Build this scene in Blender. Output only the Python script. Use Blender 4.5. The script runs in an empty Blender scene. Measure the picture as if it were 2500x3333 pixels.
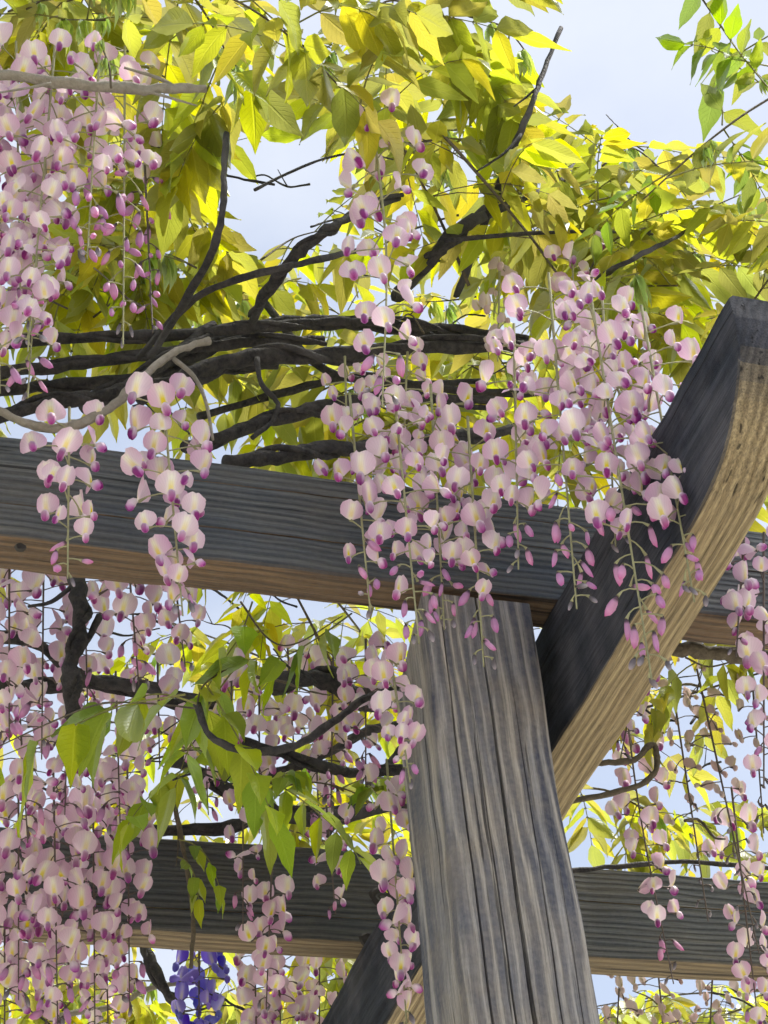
import bpy, math, random
import numpy as np
from mathutils import Vector, Matrix

random.seed(7)
rng = np.random.default_rng(11)
SC = bpy.context.scene
COL = SC.collection

# ------------------------------------------------------------------ camera
EYE = Vector((0, 0, 1.5))
F_PX, PITCH, ROLL = 6257.85, 0.7045, -0.1091          # focal length in pixels of a 2500 x 3333 frame
AZ = 0.3433                                           # direction of the pergola beams
_R, _A = Vector((1, 0, 0)), Vector((0, math.cos(PITCH), math.sin(PITCH)))
_U = Vector((0, -math.sin(PITCH), math.cos(PITCH)))
CR = _R * math.cos(ROLL) + _U * math.sin(ROLL)
CU = -_R * math.sin(ROLL) + _U * math.cos(ROLL)
cam = bpy.data.cameras.new('camera')
cam.sensor_fit = 'HORIZONTAL'
cam.sensor_width = 36.0
cam.lens = 36.0 * F_PX / 2500.0
cam.clip_start, cam.clip_end = 0.05, 2000
camo = bpy.data.objects.new('camera', cam)
camo.matrix_world = Matrix(((CR.x, CU.x, -_A.x, EYE.x), (CR.y, CU.y, -_A.y, EYE.y), (CR.z, CU.z, -_A.z, EYE.z), (0, 0, 0, 1)))
COL.objects.link(camo)
SC.camera = camo

# ------------------------------------------------------------------ sky and sun
SUN_EL, SUN_AZ = math.radians(64), math.radians(72)   # azimuth measured from +y towards +x
SUN_STRENGTH, SUN_ANGLE, SKY_STRENGTH, EXPOSURE = 3.9, math.radians(9), 0.095, 1.02
w = bpy.data.worlds.new('World')
SC.world = w
w.use_nodes = True
nt = w.node_tree
nt.nodes.clear()
out = nt.nodes.new('ShaderNodeOutputWorld')
bg = nt.nodes.new('ShaderNodeBackground')
sky = nt.nodes.new('ShaderNodeTexSky')
sky.sky_type = 'NISHITA'
sky.sun_disc = False
sky.sun_elevation, sky.sun_rotation = SUN_EL, SUN_AZ
sky.air_density, sky.dust_density, sky.ozone_density = 1.0, 1.5, 1.0
# thin bright cloud veil over the blue
tc = nt.nodes.new('ShaderNodeTexCoord')
mp = nt.nodes.new('ShaderNodeMapping')
mp.inputs['Scale'].default_value = (1.0, 1.0, 1.7)
noi = nt.nodes.new('ShaderNodeTexNoise')
noi.inputs['Scale'].default_value = 3.2
noi.inputs['Detail'].default_value = 7
noi.inputs['Roughness'].default_value = 0.55
rmp = nt.nodes.new('ShaderNodeMapRange')
rmp.inputs['From Min'].default_value, rmp.inputs['From Max'].default_value = 0.36, 0.68
rmp.inputs['To Min'].default_value, rmp.inputs['To Max'].default_value = 0.50, 1.0
mx = nt.nodes.new('ShaderNodeMix')
mx.data_type = 'RGBA'
mx.inputs['B'].default_value = (4.5, 4.8, 5.4, 1)
nt.links.new(tc.outputs['Generated'], mp.inputs['Vector'])
nt.links.new(mp.outputs['Vector'], noi.inputs['Vector'])
nt.links.new(noi.outputs['Fac'], rmp.inputs['Value'])
nt.links.new(rmp.outputs['Result'], mx.inputs['Factor'])
nt.links.new(sky.outputs['Color'], mx.inputs['A'])
nt.links.new(mx.outputs['Result'], bg.inputs['Color'])
bg.inputs['Strength'].default_value = SKY_STRENGTH
nt.links.new(bg.outputs['Background'], out.inputs['Surface'])

sun = bpy.data.lights.new('sun', 'SUN')
sun.energy, sun.angle, sun.color = SUN_STRENGTH, SUN_ANGLE, (1.0, 0.95, 0.87)
suno = bpy.data.objects.new('sun', sun)
sd = Vector((math.sin(SUN_AZ) * math.cos(SUN_EL), math.cos(SUN_AZ) * math.cos(SUN_EL), math.sin(SUN_EL)))
suno.rotation_euler = sd.to_track_quat('Z', 'Y').to_euler()
suno.location = (0, 0, 20)
COL.objects.link(suno)

vs = SC.view_settings
vs.view_transform, vs.look, vs.exposure, vs.gamma = 'Standard', 'None', EXPOSURE, 1.0
vs.use_curve_mapping = False
SC.render.engine = 'CYCLES'
cy = SC.cycles
cy.use_denoising = True
try:
    cy.denoiser = 'OPENIMAGEDENOISE'
    cy.denoising_input_passes = 'RGB_ALBEDO_NORMAL'
except Exception:
    pass
cy.max_bounces, cy.diffuse_bounces, cy.transmission_bounces, cy.glossy_bounces = 5, 4, 4, 1
cy.use_adaptive_sampling = True
cy.adaptive_threshold = 0.04
cy.use_light_tree = False
cy.caustics_reflective = cy.caustics_refractive = False

# ------------------------------------------------------------------ helpers
B = Vector((math.cos(AZ), math.sin(AZ), 0))           # along the beams
N = Vector((-math.sin(AZ), math.cos(AZ), 0))          # away from the viewer, square to the beams
Z = Vector((0, 0, 1))
K = 2500 / 1659.0                                      # the survey below is in a 1659 x 2212 sketch of the view


def at(x, y, n):
    """Point of the place seen at sketch position (x, y), n metres out from the viewer square to the beams."""
    r = CR * ((x * K - 1250) / F_PX) - CU * ((y * K - 1666.5) / F_PX) + _A
    return EYE + r * (n / r.dot(N))


def px(p, n_px):
    """Metres covered by n_px sketch pixels at point p."""
    return n_px * K / F_PX * (Vector(p) - EYE).dot(_A)


def sketch(p):
    d = Vector(p) - EYE
    a = d.dot(_A)
    return ((1250 + F_PX * d.dot(CR) / a) / K, (1666.5 - F_PX * d.dot(CU) / a) / K)


def inside(x, y, poly):
    c = False
    j = len(poly) - 1
    for i in range(len(poly)):
        xi, yi = poly[i]
        xj, yj = poly[j]
        if (yi > y) != (yj > y) and x < (xj - xi) * (y - yi) / (yj - yi) + xi:
            c = not c
        j = i
    return c


def mesh(name, verts, faces, mat=None, uvs=None, smooth=True):
    me = bpy.data.meshes.new(name)
    me.from_pydata([tuple(v) for v in verts], [], faces)
    if uvs is not None:
        uv = me.uv_layers.new(name='UVMap')
        li = np.empty(len(me.loops), dtype=np.int32)
        me.loops.foreach_get('vertex_index', li)
        uv.data.foreach_set('uv', np.asarray(uvs, dtype=np.float32)[li].ravel())
    if smooth:
        me.polygons.foreach_set('use_smooth', np.ones(len(me.polygons), dtype=bool))
    if mat:
        me.materials.append(mat)
    me.update()
    return me


def obj(name, me, parent=None, loc=None, mat4=None):
    o = bpy.data.objects.new(name, me)
    COL.objects.link(o)
    if parent is not None:
        o.parent = parent
    if mat4 is not None:
        o.matrix_basis = mat4
    elif loc is not None:
        o.location = loc
    return o


def tag(o, label, cat, group=None, kind=None):
    o['label'] = label
    if cat:
        o['category'] = cat
    if group:
        o['group'] = group
    if kind:
        o['kind'] = kind
    return o


def thing(name, loc, label, cat, group=None):
    o = obj(name, None, None, loc)
    o.empty_display_size = 0.05
    return tag(o, label, cat, group)


class Soup:
    def __init__(s):
        s.v, s.f = [], []

    def tube(s, pts, rad, seg=6, cap=True, rough=0.0, lobes=0.0):
        pts = [Vector(p) for p in pts]
        n = len(pts)
        if not hasattr(rad, '__len__'):
            rad = [rad] * n
        base = len(s.v)
        t0 = (pts[1] - pts[0]).normalized()
        a = t0.orthogonal().normalized()
        for i in range(n):
            t = (pts[min(i + 1, n - 1)] - pts[max(i - 1, 0)]).normalized()
            a = (a - t * a.dot(t)).normalized()
            b = t.cross(a)
            for k in range(seg):
                th = 2 * math.pi * k / seg
                r = rad[i] * (1 + rough * random.uniform(-1, 1) + lobes * (math.cos(2 * th + i * 0.22) + 0.55 * math.cos(3 * th - i * 0.31)))
                s.v.append(pts[i] + (a * math.cos(th) + b * math.sin(th)) * r)
        for i in range(n - 1):
            for k in range(seg):
                k2 = (k + 1) % seg
                s.f.append((base + i * seg + k, base + i * seg + k2, base + (i + 1) * seg + k2, base + (i + 1) * seg + k))
        if cap:
            s.f.append(tuple(base + k for k in reversed(range(seg))))
            s.f.append(tuple(base + (n - 1) * seg + k for k in range(seg)))

    def build(s, name, mat):
        return mesh(name, s.v, s.f, mat)


def spline(pts, sub=5):
    """Catmull-Rom through 3D points."""
    P = [Vector(p) for p in pts]
    if len(P) < 3:
        return [P[0].lerp(P[-1], i / sub) for i in range(sub + 1)]
    Q = [P[0] * 2 - P[1]] + P + [P[-1] * 2 - P[-2]]
    o = []
    for i in range(1, len(Q) - 2):
        for k in range(sub):
            t = k / sub
            a, b, c, d = Q[i - 1], Q[i], Q[i + 1], Q[i + 2]
            o.append(0.5 * ((2 * b) + (c - a) * t + (2 * a - 5 * b + 4 * c - d) * t * t + (3 * b - a - 3 * c + d) * t ** 3))
    o.append(P[-1])
    return o


# ------------------------------------------------------------------ materials
class NT:
    def __init__(s, name):
        s.m = bpy.data.materials.new(name)
        s.m.use_nodes = True
        s.t = s.m.node_tree
        s.t.nodes.clear()
        s.out = s.n('OutputMaterial')

    def n(s, kind, **kw):
        nd = s.t.nodes.new('ShaderNode' + kind)
        for k, v in kw.items():
            if k in nd.inputs:
                nd.inputs[k].default_value = v
            else:
                setattr(nd, k, v)
        return nd

    def l(s, a, b):
        s.t.links.new(a, b)

    def math(s, op, a, b=None, clamp=False):
        nd = s.n('Math', operation=op, use_clamp=clamp)
        for i, v in enumerate((a, b)):
            if v is None:
                continue
            if isinstance(v, (int, float)):
                nd.inputs[i].default_value = v
            else:
                s.l(v, nd.inputs[i])
        return nd.outputs[0]

    def mix(s, fac, a, b, blend='MIX'):
        nd = s.n('Mix', data_type='RGBA', blend_type=blend)
        for key, v in (('Factor', fac), ('A', a), ('B', b)):
            i = [q for q in nd.inputs if q.name == key and (q.type == 'RGBA' or key == 'Factor')][0]
            if isinstance(v, (int, float)):
                i.default_value = v
            elif isinstance(v, tuple):
                i.default_value = (*v, 1) if len(v) == 3 else v
            else:
                s.l(v, i)
        return [q for q in nd.outputs if q.type == 'RGBA'][0]

    def ramp(s, fac, stops):
        nd = s.n('ValToRGB')
        cr = nd.color_ramp
        while len(cr.elements) < len(stops):
            cr.elements.new(0.5)
        for e, (p, c) in zip(cr.elements, stops):
            e.position = p
            e.color = (*c, 1)
        s.l(fac, nd.inputs['Fac'])
        return nd.outputs['Color']

    def rng(s, v, a, b, c, d):
        nd = s.n('MapRange')
        for k, q in zip(('From Min', 'From Max', 'To Min', 'To Max'), (a, b, c, d)):
            nd.inputs[k].default_value = q
        s.l(v, nd.inputs['Value'])
        return nd.outputs['Result']


def wood_material(name, pith, ring, cols, dark, stain=0.5, seed=0.0, streak=0.5, under=None, fuzz=0.8, bump=0.8, wander=0.05, lo=0.25, hi=0.95):
    """Weathered softwood: rings about a pith line running along local x, fine fibres, grey-blue weathering.
    under: colours of the underside, which rain and sun do not reach, so it stays browner."""
    q = NT(name)
    tcn = q.n('TexCoord')

    def mapped(scale, loc=(0, 0, 0)):
        m = q.n('Mapping')
        m.inputs['Scale'].default_value = scale
        m.inputs['Location'].default_value = loc
        q.l(m1.outputs['Vector'], m.inputs['Vector'])
        return m.outputs['Vector']

    def noise(vec, scale=1.0, detail=3.0, rough=0.6):
        n = q.n('TexNoise', Scale=scale, Detail=detail, Roughness=rough)
        q.l(vec, n.inputs['Vector'])
        return n.outputs['Fac']
    m1 = q.n('Mapping')
    m1.inputs['Location'].default_value = (seed, -pith[0], -pith[1])
    q.l(tcn.outputs['Object'], m1.inputs['Vector'])
    n1 = noise(mapped((1.3, 7, 7)), 1.0, 2.0)
    sx = q.n('SeparateXYZ')
    q.l(m1.outputs['Vector'], sx.inputs['Vector'])
    r2 = q.math('ADD', q.math('MULTIPLY', sx.outputs['Y'], sx.outputs['Y']), q.math('MULTIPLY', sx.outputs['Z'], sx.outputs['Z']))
    rad = q.math('ADD', q.math('SQRT', r2), q.math('MULTIPLY', q.math('SUBTRACT', n1, 0.5), wander))
    n2 = noise(mapped((6, 170, 170)), 1.0, 5.0, 0.7)
    nb_ = noise(mapped((2.0, 22, 22), (1, 4, 2)), 1.0, 2.0)
    ph = q.math('ADD', q.math('MULTIPLY', rad, ring), q.math('ADD', q.math('MULTIPLY', n2, fuzz), q.math('MULTIPLY', nb_, 1.6)))
    fr = q.math('FRACT', ph)
    tri = q.math('SUBTRACT', 1.0, q.math('ABSOLUTE', q.math('SUBTRACT', q.math('MULTIPLY', fr, 2.0), 1.25)))   # skewed ridge
    late = q.rng(tri, lo, hi, 0.0, 1.0)
    amp = q.rng(noise(mapped((1.2, 16, 16), (9, 2, 7)), 1.0, 3.0), 0.35, 0.62, 0.35, 1.0)    # some bands strong, some faint
    late_c = q.math('MULTIPLY', late, amp)
    n3 = noise(mapped((9, 480, 480)), 1.0, 4.0, 0.75)
    n4 = noise(mapped((2.4, 38, 38), (seed * 2 + 3, 1, 5)), 1.0, 5.0, 0.65)
    n5 = noise(m1.outputs['Vector'], 8.0, 5.0)
    n7 = noise(m1.outputs['Vector'], 160.0, 3.0)
    w4 = q.rng(n4, 0.38, 0.62, 0, 1)
    base = q.mix(w4, cols[0], cols[1])
    base = q.mix(q.math('MULTIPLY', late_c, streak), base, dark)
    base = q.mix(q.math('MULTIPLY', q.rng(n5, 0.45, 0.7, 0, 1), stain), base, cols[2])
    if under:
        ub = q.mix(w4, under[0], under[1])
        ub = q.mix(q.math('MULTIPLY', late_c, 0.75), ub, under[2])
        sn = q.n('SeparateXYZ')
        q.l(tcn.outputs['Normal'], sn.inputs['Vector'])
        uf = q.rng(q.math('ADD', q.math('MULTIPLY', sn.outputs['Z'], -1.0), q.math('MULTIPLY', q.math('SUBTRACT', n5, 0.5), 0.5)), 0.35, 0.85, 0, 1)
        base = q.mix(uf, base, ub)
    base = q.mix(q.rng(n3, 0.30, 0.62, 0.70, 0.0), base, tuple(c * 0.35 for c in cols[1]))
    base = q.mix(q.rng(n7, 0.35, 0.7, 0.0, 0.10), base, tuple(min(1, c * 1.5) for c in cols[0]))
    chk = q.rng(noise(mapped((1.8, 110, 110), (seed, 7, 2)), 1.0, 2.0, 0.5), 0.665, 0.70, 0, 1)
    base = q.mix(q.math('MULTIPLY', chk, 0.7), base, (0.015, 0.016, 0.02))
    hgt = q.math('ADD', q.math('MULTIPLY', late, 0.7), q.math('MULTIPLY', n3, 0.5))
    hgt = q.math('SUBTRACT', q.math('ADD', hgt, q.math('MULTIPLY', n7, 0.25)), q.math('MULTIPLY', chk, 1.4))
    bp = q.n('Bump', Strength=bump, Distance=0.004)
    q.l(hgt, bp.inputs['Height'])
    p = q.n('BsdfPrincipled', Roughness=0.85)
    p.inputs['Specular IOR Level'].default_value = 0.2
    q.l(base, p.inputs['Base Color'])
    q.l(bp.outputs['Normal'], p.inputs['Normal'])
    q.l(p.outputs['BSDF'], q.out.inputs['Surface'])
    return q.m


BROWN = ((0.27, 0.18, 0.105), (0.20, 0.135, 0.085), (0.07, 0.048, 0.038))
TANS = ((0.56, 0.46, 0.28), (0.50, 0.40, 0.24), (0.20, 0.15, 0.085))
M_POST = wood_material('post_wood', (0.09, -0.10), 78, ((0.47, 0.44, 0.40), (0.31, 0.315, 0.34), (0.40, 0.325, 0.22)), (0.040, 0.052, 0.095), 0.45, 1.3, 1.0, fuzz=0.85, wander=0.055, lo=0.12, hi=0.72)
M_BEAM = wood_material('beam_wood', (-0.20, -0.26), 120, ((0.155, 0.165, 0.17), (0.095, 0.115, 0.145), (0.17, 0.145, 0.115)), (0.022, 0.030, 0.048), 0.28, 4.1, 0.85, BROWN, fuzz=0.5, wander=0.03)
M_FAR = wood_material('far_beam_wood', (-0.20, -0.24), 110, ((0.145, 0.148, 0.145), (0.085, 0.10, 0.12), (0.15, 0.125, 0.095)), (0.020, 0.026, 0.038), 0.3, 9.7, 0.8, ((0.36, 0.28, 0.17), (0.30, 0.24, 0.15), (0.12, 0.09, 0.06)), fuzz=0.5, wander=0.04)
M_GIRD = wood_material('girder_wood', (-0.24, 0.02), 105, ((0.062, 0.072, 0.098), (0.022, 0.03, 0.045), (0.19, 0.188, 0.215)), (0.010, 0.014, 0.026), 0.55, 6.2, 0.75, TANS, fuzz=0.55, bump=1.0, wander=0.035)  # weathered side colours, darkened further to paint in shade from canopy and flowers


def bark_material(name, c1, c2, c3):
    q = NT(name)
    tcn = q.n('TexCoord')
    n1 = q.n('TexNoise', Scale=70.0, Detail=8.0, Roughness=0.75)
    q.l(tcn.outputs['Object'], n1.inputs['Vector'])
    n2 = q.n('TexNoise', Scale=9.0, Detail=3.0)
    q.l(tcn.outputs['Object'], n2.inputs['Vector'])
    n3 = q.n('TexVoronoi', Scale=140.0)
    q.l(tcn.outputs['Object'], n3.inputs['Vector'])
    col = q.mix(q.rng(n1.outputs['Fac'], 0.35, 0.65, 0, 1), c1, c2)
    col = q.mix(q.rng(n2.outputs['Fac'], 0.5, 0.7, 0, 0.7), col, c3)
    bp = q.n('Bump', Strength=1.0, Distance=0.006)
    q.l(q.math('ADD', n1.outputs['Fac'], q.math('MULTIPLY', n3.outputs['Distance'], 0.4)), bp.inputs['Height'])
    p = q.n('BsdfPrincipled', Roughness=0.8)
    p.inputs['Specular IOR Level'].default_value = 0.3
    q.l(col, p.inputs['Base Color'])
    q.l(bp.outputs['Normal'], p.inputs['Normal'])
    q.l(p.outputs['BSDF'], q.out.inputs['Surface'])
    return q.m


M_VINE = bark_material('vine_bark', (0.018, 0.019, 0.025), (0.075, 0.070, 0.070), (0.125, 0.125, 0.135))
M_PALE = bark_material('pale_bark', (0.26, 0.24, 0.20), (0.38, 0.355, 0.31), (0.19, 0.18, 0.17))
M_TWIG = bark_material('twig_bark', (0.09, 0.075, 0.055), (0.17, 0.14, 0.10), (0.06, 0.055, 0.05))


def leaf_material(name, refl, tran, island=False, sheen=0.02, pale=0.0):
    """Thin leaf: diffuse upper side, light shining through, midrib and side veins along the uv."""
    q = NT(name)
    uv = q.n('UVMap')
    s = q.n('SeparateXYZ')
    q.l(uv.outputs['UV'], s.inputs['Vector'])
    ax = q.math('ABSOLUTE', q.math('SUBTRACT', s.outputs['X'], 0.5))
    mid = q.rng(ax, 0.015, 0.05, 1, 0)
    ph = q.math('FRACT', q.math('MULTIPLY', q.math('SUBTRACT', s.outputs['Y'], q.math('MULTIPLY', ax, 0.42)), 11.0))
    vein = q.rng(q.math('ABSOLUTE', q.math('SUBTRACT', ph, 0.5)), 0.0, 0.13, 1, 0)
    vein = q.math('MULTIPLY', vein, q.rng(ax, 0.40, 0.5, 1, 0))
    if island:
        rnd = q.n('NewGeometry').outputs['Random Per Island']
    else:
        rnd = q.n('ObjectInfo').outputs['Random']
    r2 = q.math('FRACT', q.math('MULTIPLY', rnd, 17.31))
    hs = q.n('HueSaturation')
    q.l(q.rng(rnd, 0, 1, 0.472, 0.535), hs.inputs['Hue'])
    q.l(q.rng(r2, 0, 1, 0.80, 1.05), hs.inputs['Saturation'])
    q.l(q.rng(r2, 0, 1, 0.55, 1.2), hs.inputs['Value'])
    tcn = q.n('TexCoord')
    nz = q.n('TexNoise', Scale=60.0, Detail=3.0)
    q.l(tcn.outputs['Object'], nz.inputs['Vector'])
    tcol = q.mix(q.rng(nz.outputs['Fac'], 0.35, 0.7, 0, 0.35), tran, tuple(c * 0.6 for c in tran))
    tcol = q.mix(q.math('MULTIPLY', vein, 0.16), tcol, tuple(c * 0.55 for c in tran))
    tcol = q.mix(q.math('MULTIPLY', mid, 0.5), tcol, (tran[0] * 1.1, tran[1] * 1.1, tran[2] * 2))
    q.l(tcol, hs.inputs['Color'])
    hs2 = q.n('HueSaturation')
    q.l(q.rng(rnd, 0, 1, 0.485, 0.515), hs2.inputs['Hue'])
    q.l(q.rng(r2, 0, 1, 0.75, 1.2), hs2.inputs['Value'])
    rc = q.mix(q.math('MULTIPLY', mid, 0.5), refl, (refl[0] * 1.7, refl[1] * 1.5, refl[2] * 2))
    if pale:
        rc = q.mix(q.math('MULTIPLY', q.n('NewGeometry').outputs['Backfacing'], pale), rc, (0.34, 0.38, 0.26))
    q.l(rc, hs2.inputs['Color'])
    bp = q.n('Bump', Strength=0.5, Distance=0.0025)
    q.l(q.math('ADD', q.math('MULTIPLY', mid, -1.0), q.math('MULTIPLY', vein, -0.3)), bp.inputs['Height'])
    d = q.n('BsdfDiffuse')
    t = q.n('BsdfTranslucent')
    g = q.n('BsdfGlossy', Roughness=0.42)
    g.inputs['Color'].default_value = (0.9, 0.95, 1.0, 1)
    q.l(hs2.outputs['Color'], d.inputs['Color'])
    q.l(hs.outputs['Color'], t.inputs['Color'])
    for nd in (d, g, t):
        q.l(bp.outputs['Normal'], nd.inputs['Normal'])
    a = q.n('AddShader')
    q.l(d.outputs[0], a.inputs[0])
    q.l(t.outputs[0], a.inputs[1])
    fr = q.n('Fresnel', IOR=1.38)
    ms = q.n('MixShader')
    q.l(q.math('MULTIPLY', fr.outputs[0], sheen * 6, True), ms.inputs[0])
    q.l(a.outputs[0], ms.inputs[1])
    q.l(g.outputs[0], ms.inputs[2])
    q.l(ms.outputs[0], q.out.inputs['Surface'])
    return q.m


M_LEAF = leaf_material('leaf_green', (0.095, 0.112, 0.016), (0.42, 0.40, 0.018))
M_LEAF2 = leaf_material('leaf_fresh', (0.085, 0.125, 0.009), (0.25, 0.31, 0.012))
M_YOUNG = leaf_material('leaf_young', (0.20, 0.26, 0.07), (0.34, 0.42, 0.06), pale=0.7)
M_FAR_LEAF = leaf_material('leaf_canopy', (0.095, 0.108, 0.014), (0.46, 0.44, 0.02), island=True)


def petal_material(name, edge, body, blot, mid):
    q = NT(name)
    uv = q.n('UVMap')
    s = q.n('SeparateXYZ')
    q.l(uv.outputs['UV'], s.inputs['Vector'])
    ax = q.math('ABSOLUTE', q.math('SUBTRACT', s.outputs['X'], 0.5))
    v = s.outputs['Y']
    rnd = q.n('ObjectInfo').outputs['Random']
    c = q.mix(q.rng(ax, 0.10, 0.46, 0, 1), body, edge)
    c = q.mix(q.math('MULTIPLY', q.rng(ax, 0.04, 0.19, 0.95, 0), q.rng(v, 0.75, 0.98, 1, 0.25)), c, mid)
    # yellow nectar guide at the lower middle
    yv = q.math('MULTIPLY', q.rng(ax, 0.05, 0.12, 1, 0), q.math('MULTIPLY', q.rng(v, 0.08, 0.2, 0, 1), q.rng(v, 0.35, 0.66, 1, 0)))
    c = q.mix(q.math('MULTIPLY', yv, q.rng(rnd, 0, 1, 0.35, 1.0)), c, blot)
    # radiating veins
    ang = q.math('ARCTAN2', q.math('SUBTRACT', s.outputs['X'], 0.5), q.math('ADD', v, 0.15))
    ve = q.rng(q.math('ABSOLUTE', q.math('SUBTRACT', q.math('FRACT', q.math('MULTIPLY', ang, 9.0)), 0.5)), 0, 0.2, 0.22, 0)
    c = q.mix(ve, c, tuple(k * 0.75 for k in edge))
    hs = q.n('HueSaturation')
    q.l(q.rng(rnd, 0, 1, 0.485, 0.515), hs.inputs['Hue'])
    r2 = q.math('FRACT', q.math('MULTIPLY', rnd, 13.7))
    q.l(q.rng(r2, 0, 1, 0.75, 1.25), hs.inputs['Saturation'])
    q.l(q.rng(r2, 0, 1, 1.06, 0.88), hs.inputs['Value'])
    q.l(c, hs.inputs['Color'])
    d, t = q.n('BsdfDiffuse'), q.n('BsdfTranslucent')
    q.l(hs.outputs['Color'], d.inputs['Color'])
    q.l(hs.outputs['Color'], t.inputs['Color'])
    ms = q.n('MixShader')
    ms.inputs[0].default_value = 0.30
    q.l(d.outputs[0], ms.inputs[1])
    q.l(t.outputs[0], ms.inputs[2])
    q.l(ms.outputs[0], q.out.inputs['Surface'])
    return q.m


def keel_material(name, stops, mouth=None):
    q = NT(name)
    uv = q.n('UVMap')
    s = q.n('SeparateXYZ')
    q.l(uv.outputs['UV'], s.inputs['Vector'])
    c = q.ramp(s.outputs['Y'], stops)
    if mouth:                                          # dark purple mouth on the upper front of the keel
        fm = q.math('MULTIPLY', q.rng(q.math('ABSOLUTE', q.math('SUBTRACT', s.outputs['X'], 0.25)), 0.10, 0.17, 1, 0), q.rng(s.outputs['Y'], 0.30, 0.50, 0, 1))
        rr = q.n('ObjectInfo').outputs['Random']
        c = q.mix(q.math('MULTIPLY', fm, q.rng(q.math('FRACT', q.math('MULTIPLY', rr, 7.7)), 0, 1, 0.45, 1.0)), c, mouth)
    rnd = q.n('ObjectInfo').outputs['Random']
    hs = q.n('HueSaturation')
    q.l(q.rng(rnd, 0, 1, 0.47, 0.52), hs.inputs['Hue'])
    q.l(q.rng(rnd, 0, 1, 0.85, 1.15), hs.inputs['Value'])
    q.l(c, hs.inputs['Color'])
    p = q.n('BsdfPrincipled', Roughness=0.55)
    q.l(hs.outputs['Color'], p.inputs['Base Color'])
    p.inputs['Specular IOR Level'].default_value = 0.3
    t = q.n('BsdfTranslucent')
    q.l(hs.outputs['Color'], t.inputs['Color'])
    ms = q.n('MixShader')
    ms.inputs[0].default_value = 0.25
    q.l(p.outputs[0], ms.inputs[1])
    q.l(t.outputs[0], ms.inputs[2])
    q.l(ms.outputs[0], q.out.inputs['Surface'])
    return q.m


M_PETAL = petal_material('petal_pink', (0.71, 0.49, 0.655), (0.80, 0.65, 0.745), (0.86, 0.68, 0.10), (0.90, 0.87, 0.72))
M_WITHER = petal_material('petal_withered', (0.60, 0.45, 0.46), (0.70, 0.58, 0.55), (0.50, 0.38, 0.18), (0.70, 0.60, 0.48))
M_VIOLET = petal_material('petal_violet', (0.16, 0.13, 0.62), (0.26, 0.22, 0.72), (0.6, 0.55, 0.5), (0.45, 0.42, 0.80))
M_KEEL = keel_material('keel_purple', [(0.0, (0.86, 0.80, 0.83)), (0.50, (0.82, 0.66, 0.80)), (0.75, (0.60, 0.22, 0.54)), (1.0, (0.36, 0.03, 0.28))], mouth=(0.24, 0.012, 0.18))
M_KEELV = keel_material('keel_violet', [(0.0, (0.35, 0.3, 0.8)), (1.0, (0.10, 0.05, 0.45))])
M_BUD = keel_material('bud_pink', [(0.0, (0.09, 0.06, 0.085)), (0.20, (0.12, 0.075, 0.11)), (0.34, (0.55, 0.30, 0.50)), (0.7, (0.68, 0.34, 0.60)), (1.0, (0.62, 0.16, 0.45))])
M_BUDG = keel_material('bud_grey', [(0.0, (0.12, 0.10, 0.11)), (0.45, (0.19, 0.17, 0.20)), (0.8, (0.40, 0.36, 0.42)), (1.0, (0.55, 0.42, 0.52))])


def plain(name, c, rough=0.7, metal=0.0):
    q = NT(name)
    tcn = q.n('TexCoord')
    nz = q.n('TexNoise', Scale=80.0, Detail=3.0)
    q.l(tcn.outputs['Object'], nz.inputs['Vector'])
    col = q.mix(q.rng(nz.outputs['Fac'], 0.3, 0.7, 0, 1), c, tuple(k * 0.65 for k in c))
    p = q.n('BsdfPrincipled', Roughness=rough, Metallic=metal)
    q.l(col, p.inputs['Base Color'])
    q.l(p.outputs[0], q.out.inputs['Surface'])
    return q.m


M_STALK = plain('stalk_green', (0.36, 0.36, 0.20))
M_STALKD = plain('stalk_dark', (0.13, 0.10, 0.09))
M_RACHIS = plain('leaf_stalk', (0.22, 0.22, 0.06))
M_STEEL = plain('bolt_steel', (0.25, 0.25, 0.26), 0.5, 0.8)


def ground_material():
    q = NT('gravel')
    tcn = q.n('TexCoord')
    v = q.n('TexVoronoi', Scale=60.0)
    q.l(tcn.outputs['Object'], v.inputs['Vector'])
    n = q.n('TexNoise', Scale=0.7, Detail=6.0)
    q.l(tcn.outputs['Object'], n.inputs['Vector'])
    c = q.mix(v.outputs['Distance'], (0.46, 0.43, 0.37), (0.36, 0.33, 0.27))
    c = q.mix(q.rng(n.outputs['Fac'], 0.45, 0.65, 0, 0.6), c, (0.33, 0.30, 0.23))
    b = q.n('Bump', Strength=0.6, Distance=0.01)
    q.l(v.outputs['Distance'], b.inputs['Height'])
    p = q.n('BsdfPrincipled', Roughness=0.95)
    q.l(c, p.inputs['Base Color'])
    q.l(b.outputs['Normal'], p.inputs['Normal'])
    q.l(p.outputs[0], q.out.inputs['Surface'])
    return q.m


# ------------------------------------------------------------------ ground
g = obj('ground', mesh('ground', [(-600, -600, 0), (600, -600, 0), (600, 600, 0), (-600, 600, 0)], [(0, 1, 2, 3)], ground_material(), smooth=False))
tag(g, 'pale gravel ground under the pergola', None, kind='structure')

# ------------------------------------------------------------------ pergola timbers
UN = 1.42
H_BOT = 1.5 + UN                                       # underside of the beams
pergola = thing('pergola', B * 0.711 + N * 1.763, 'weathered grey timber pergola with one square post carrying beams and a round-ended girder', 'pergola')


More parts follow.
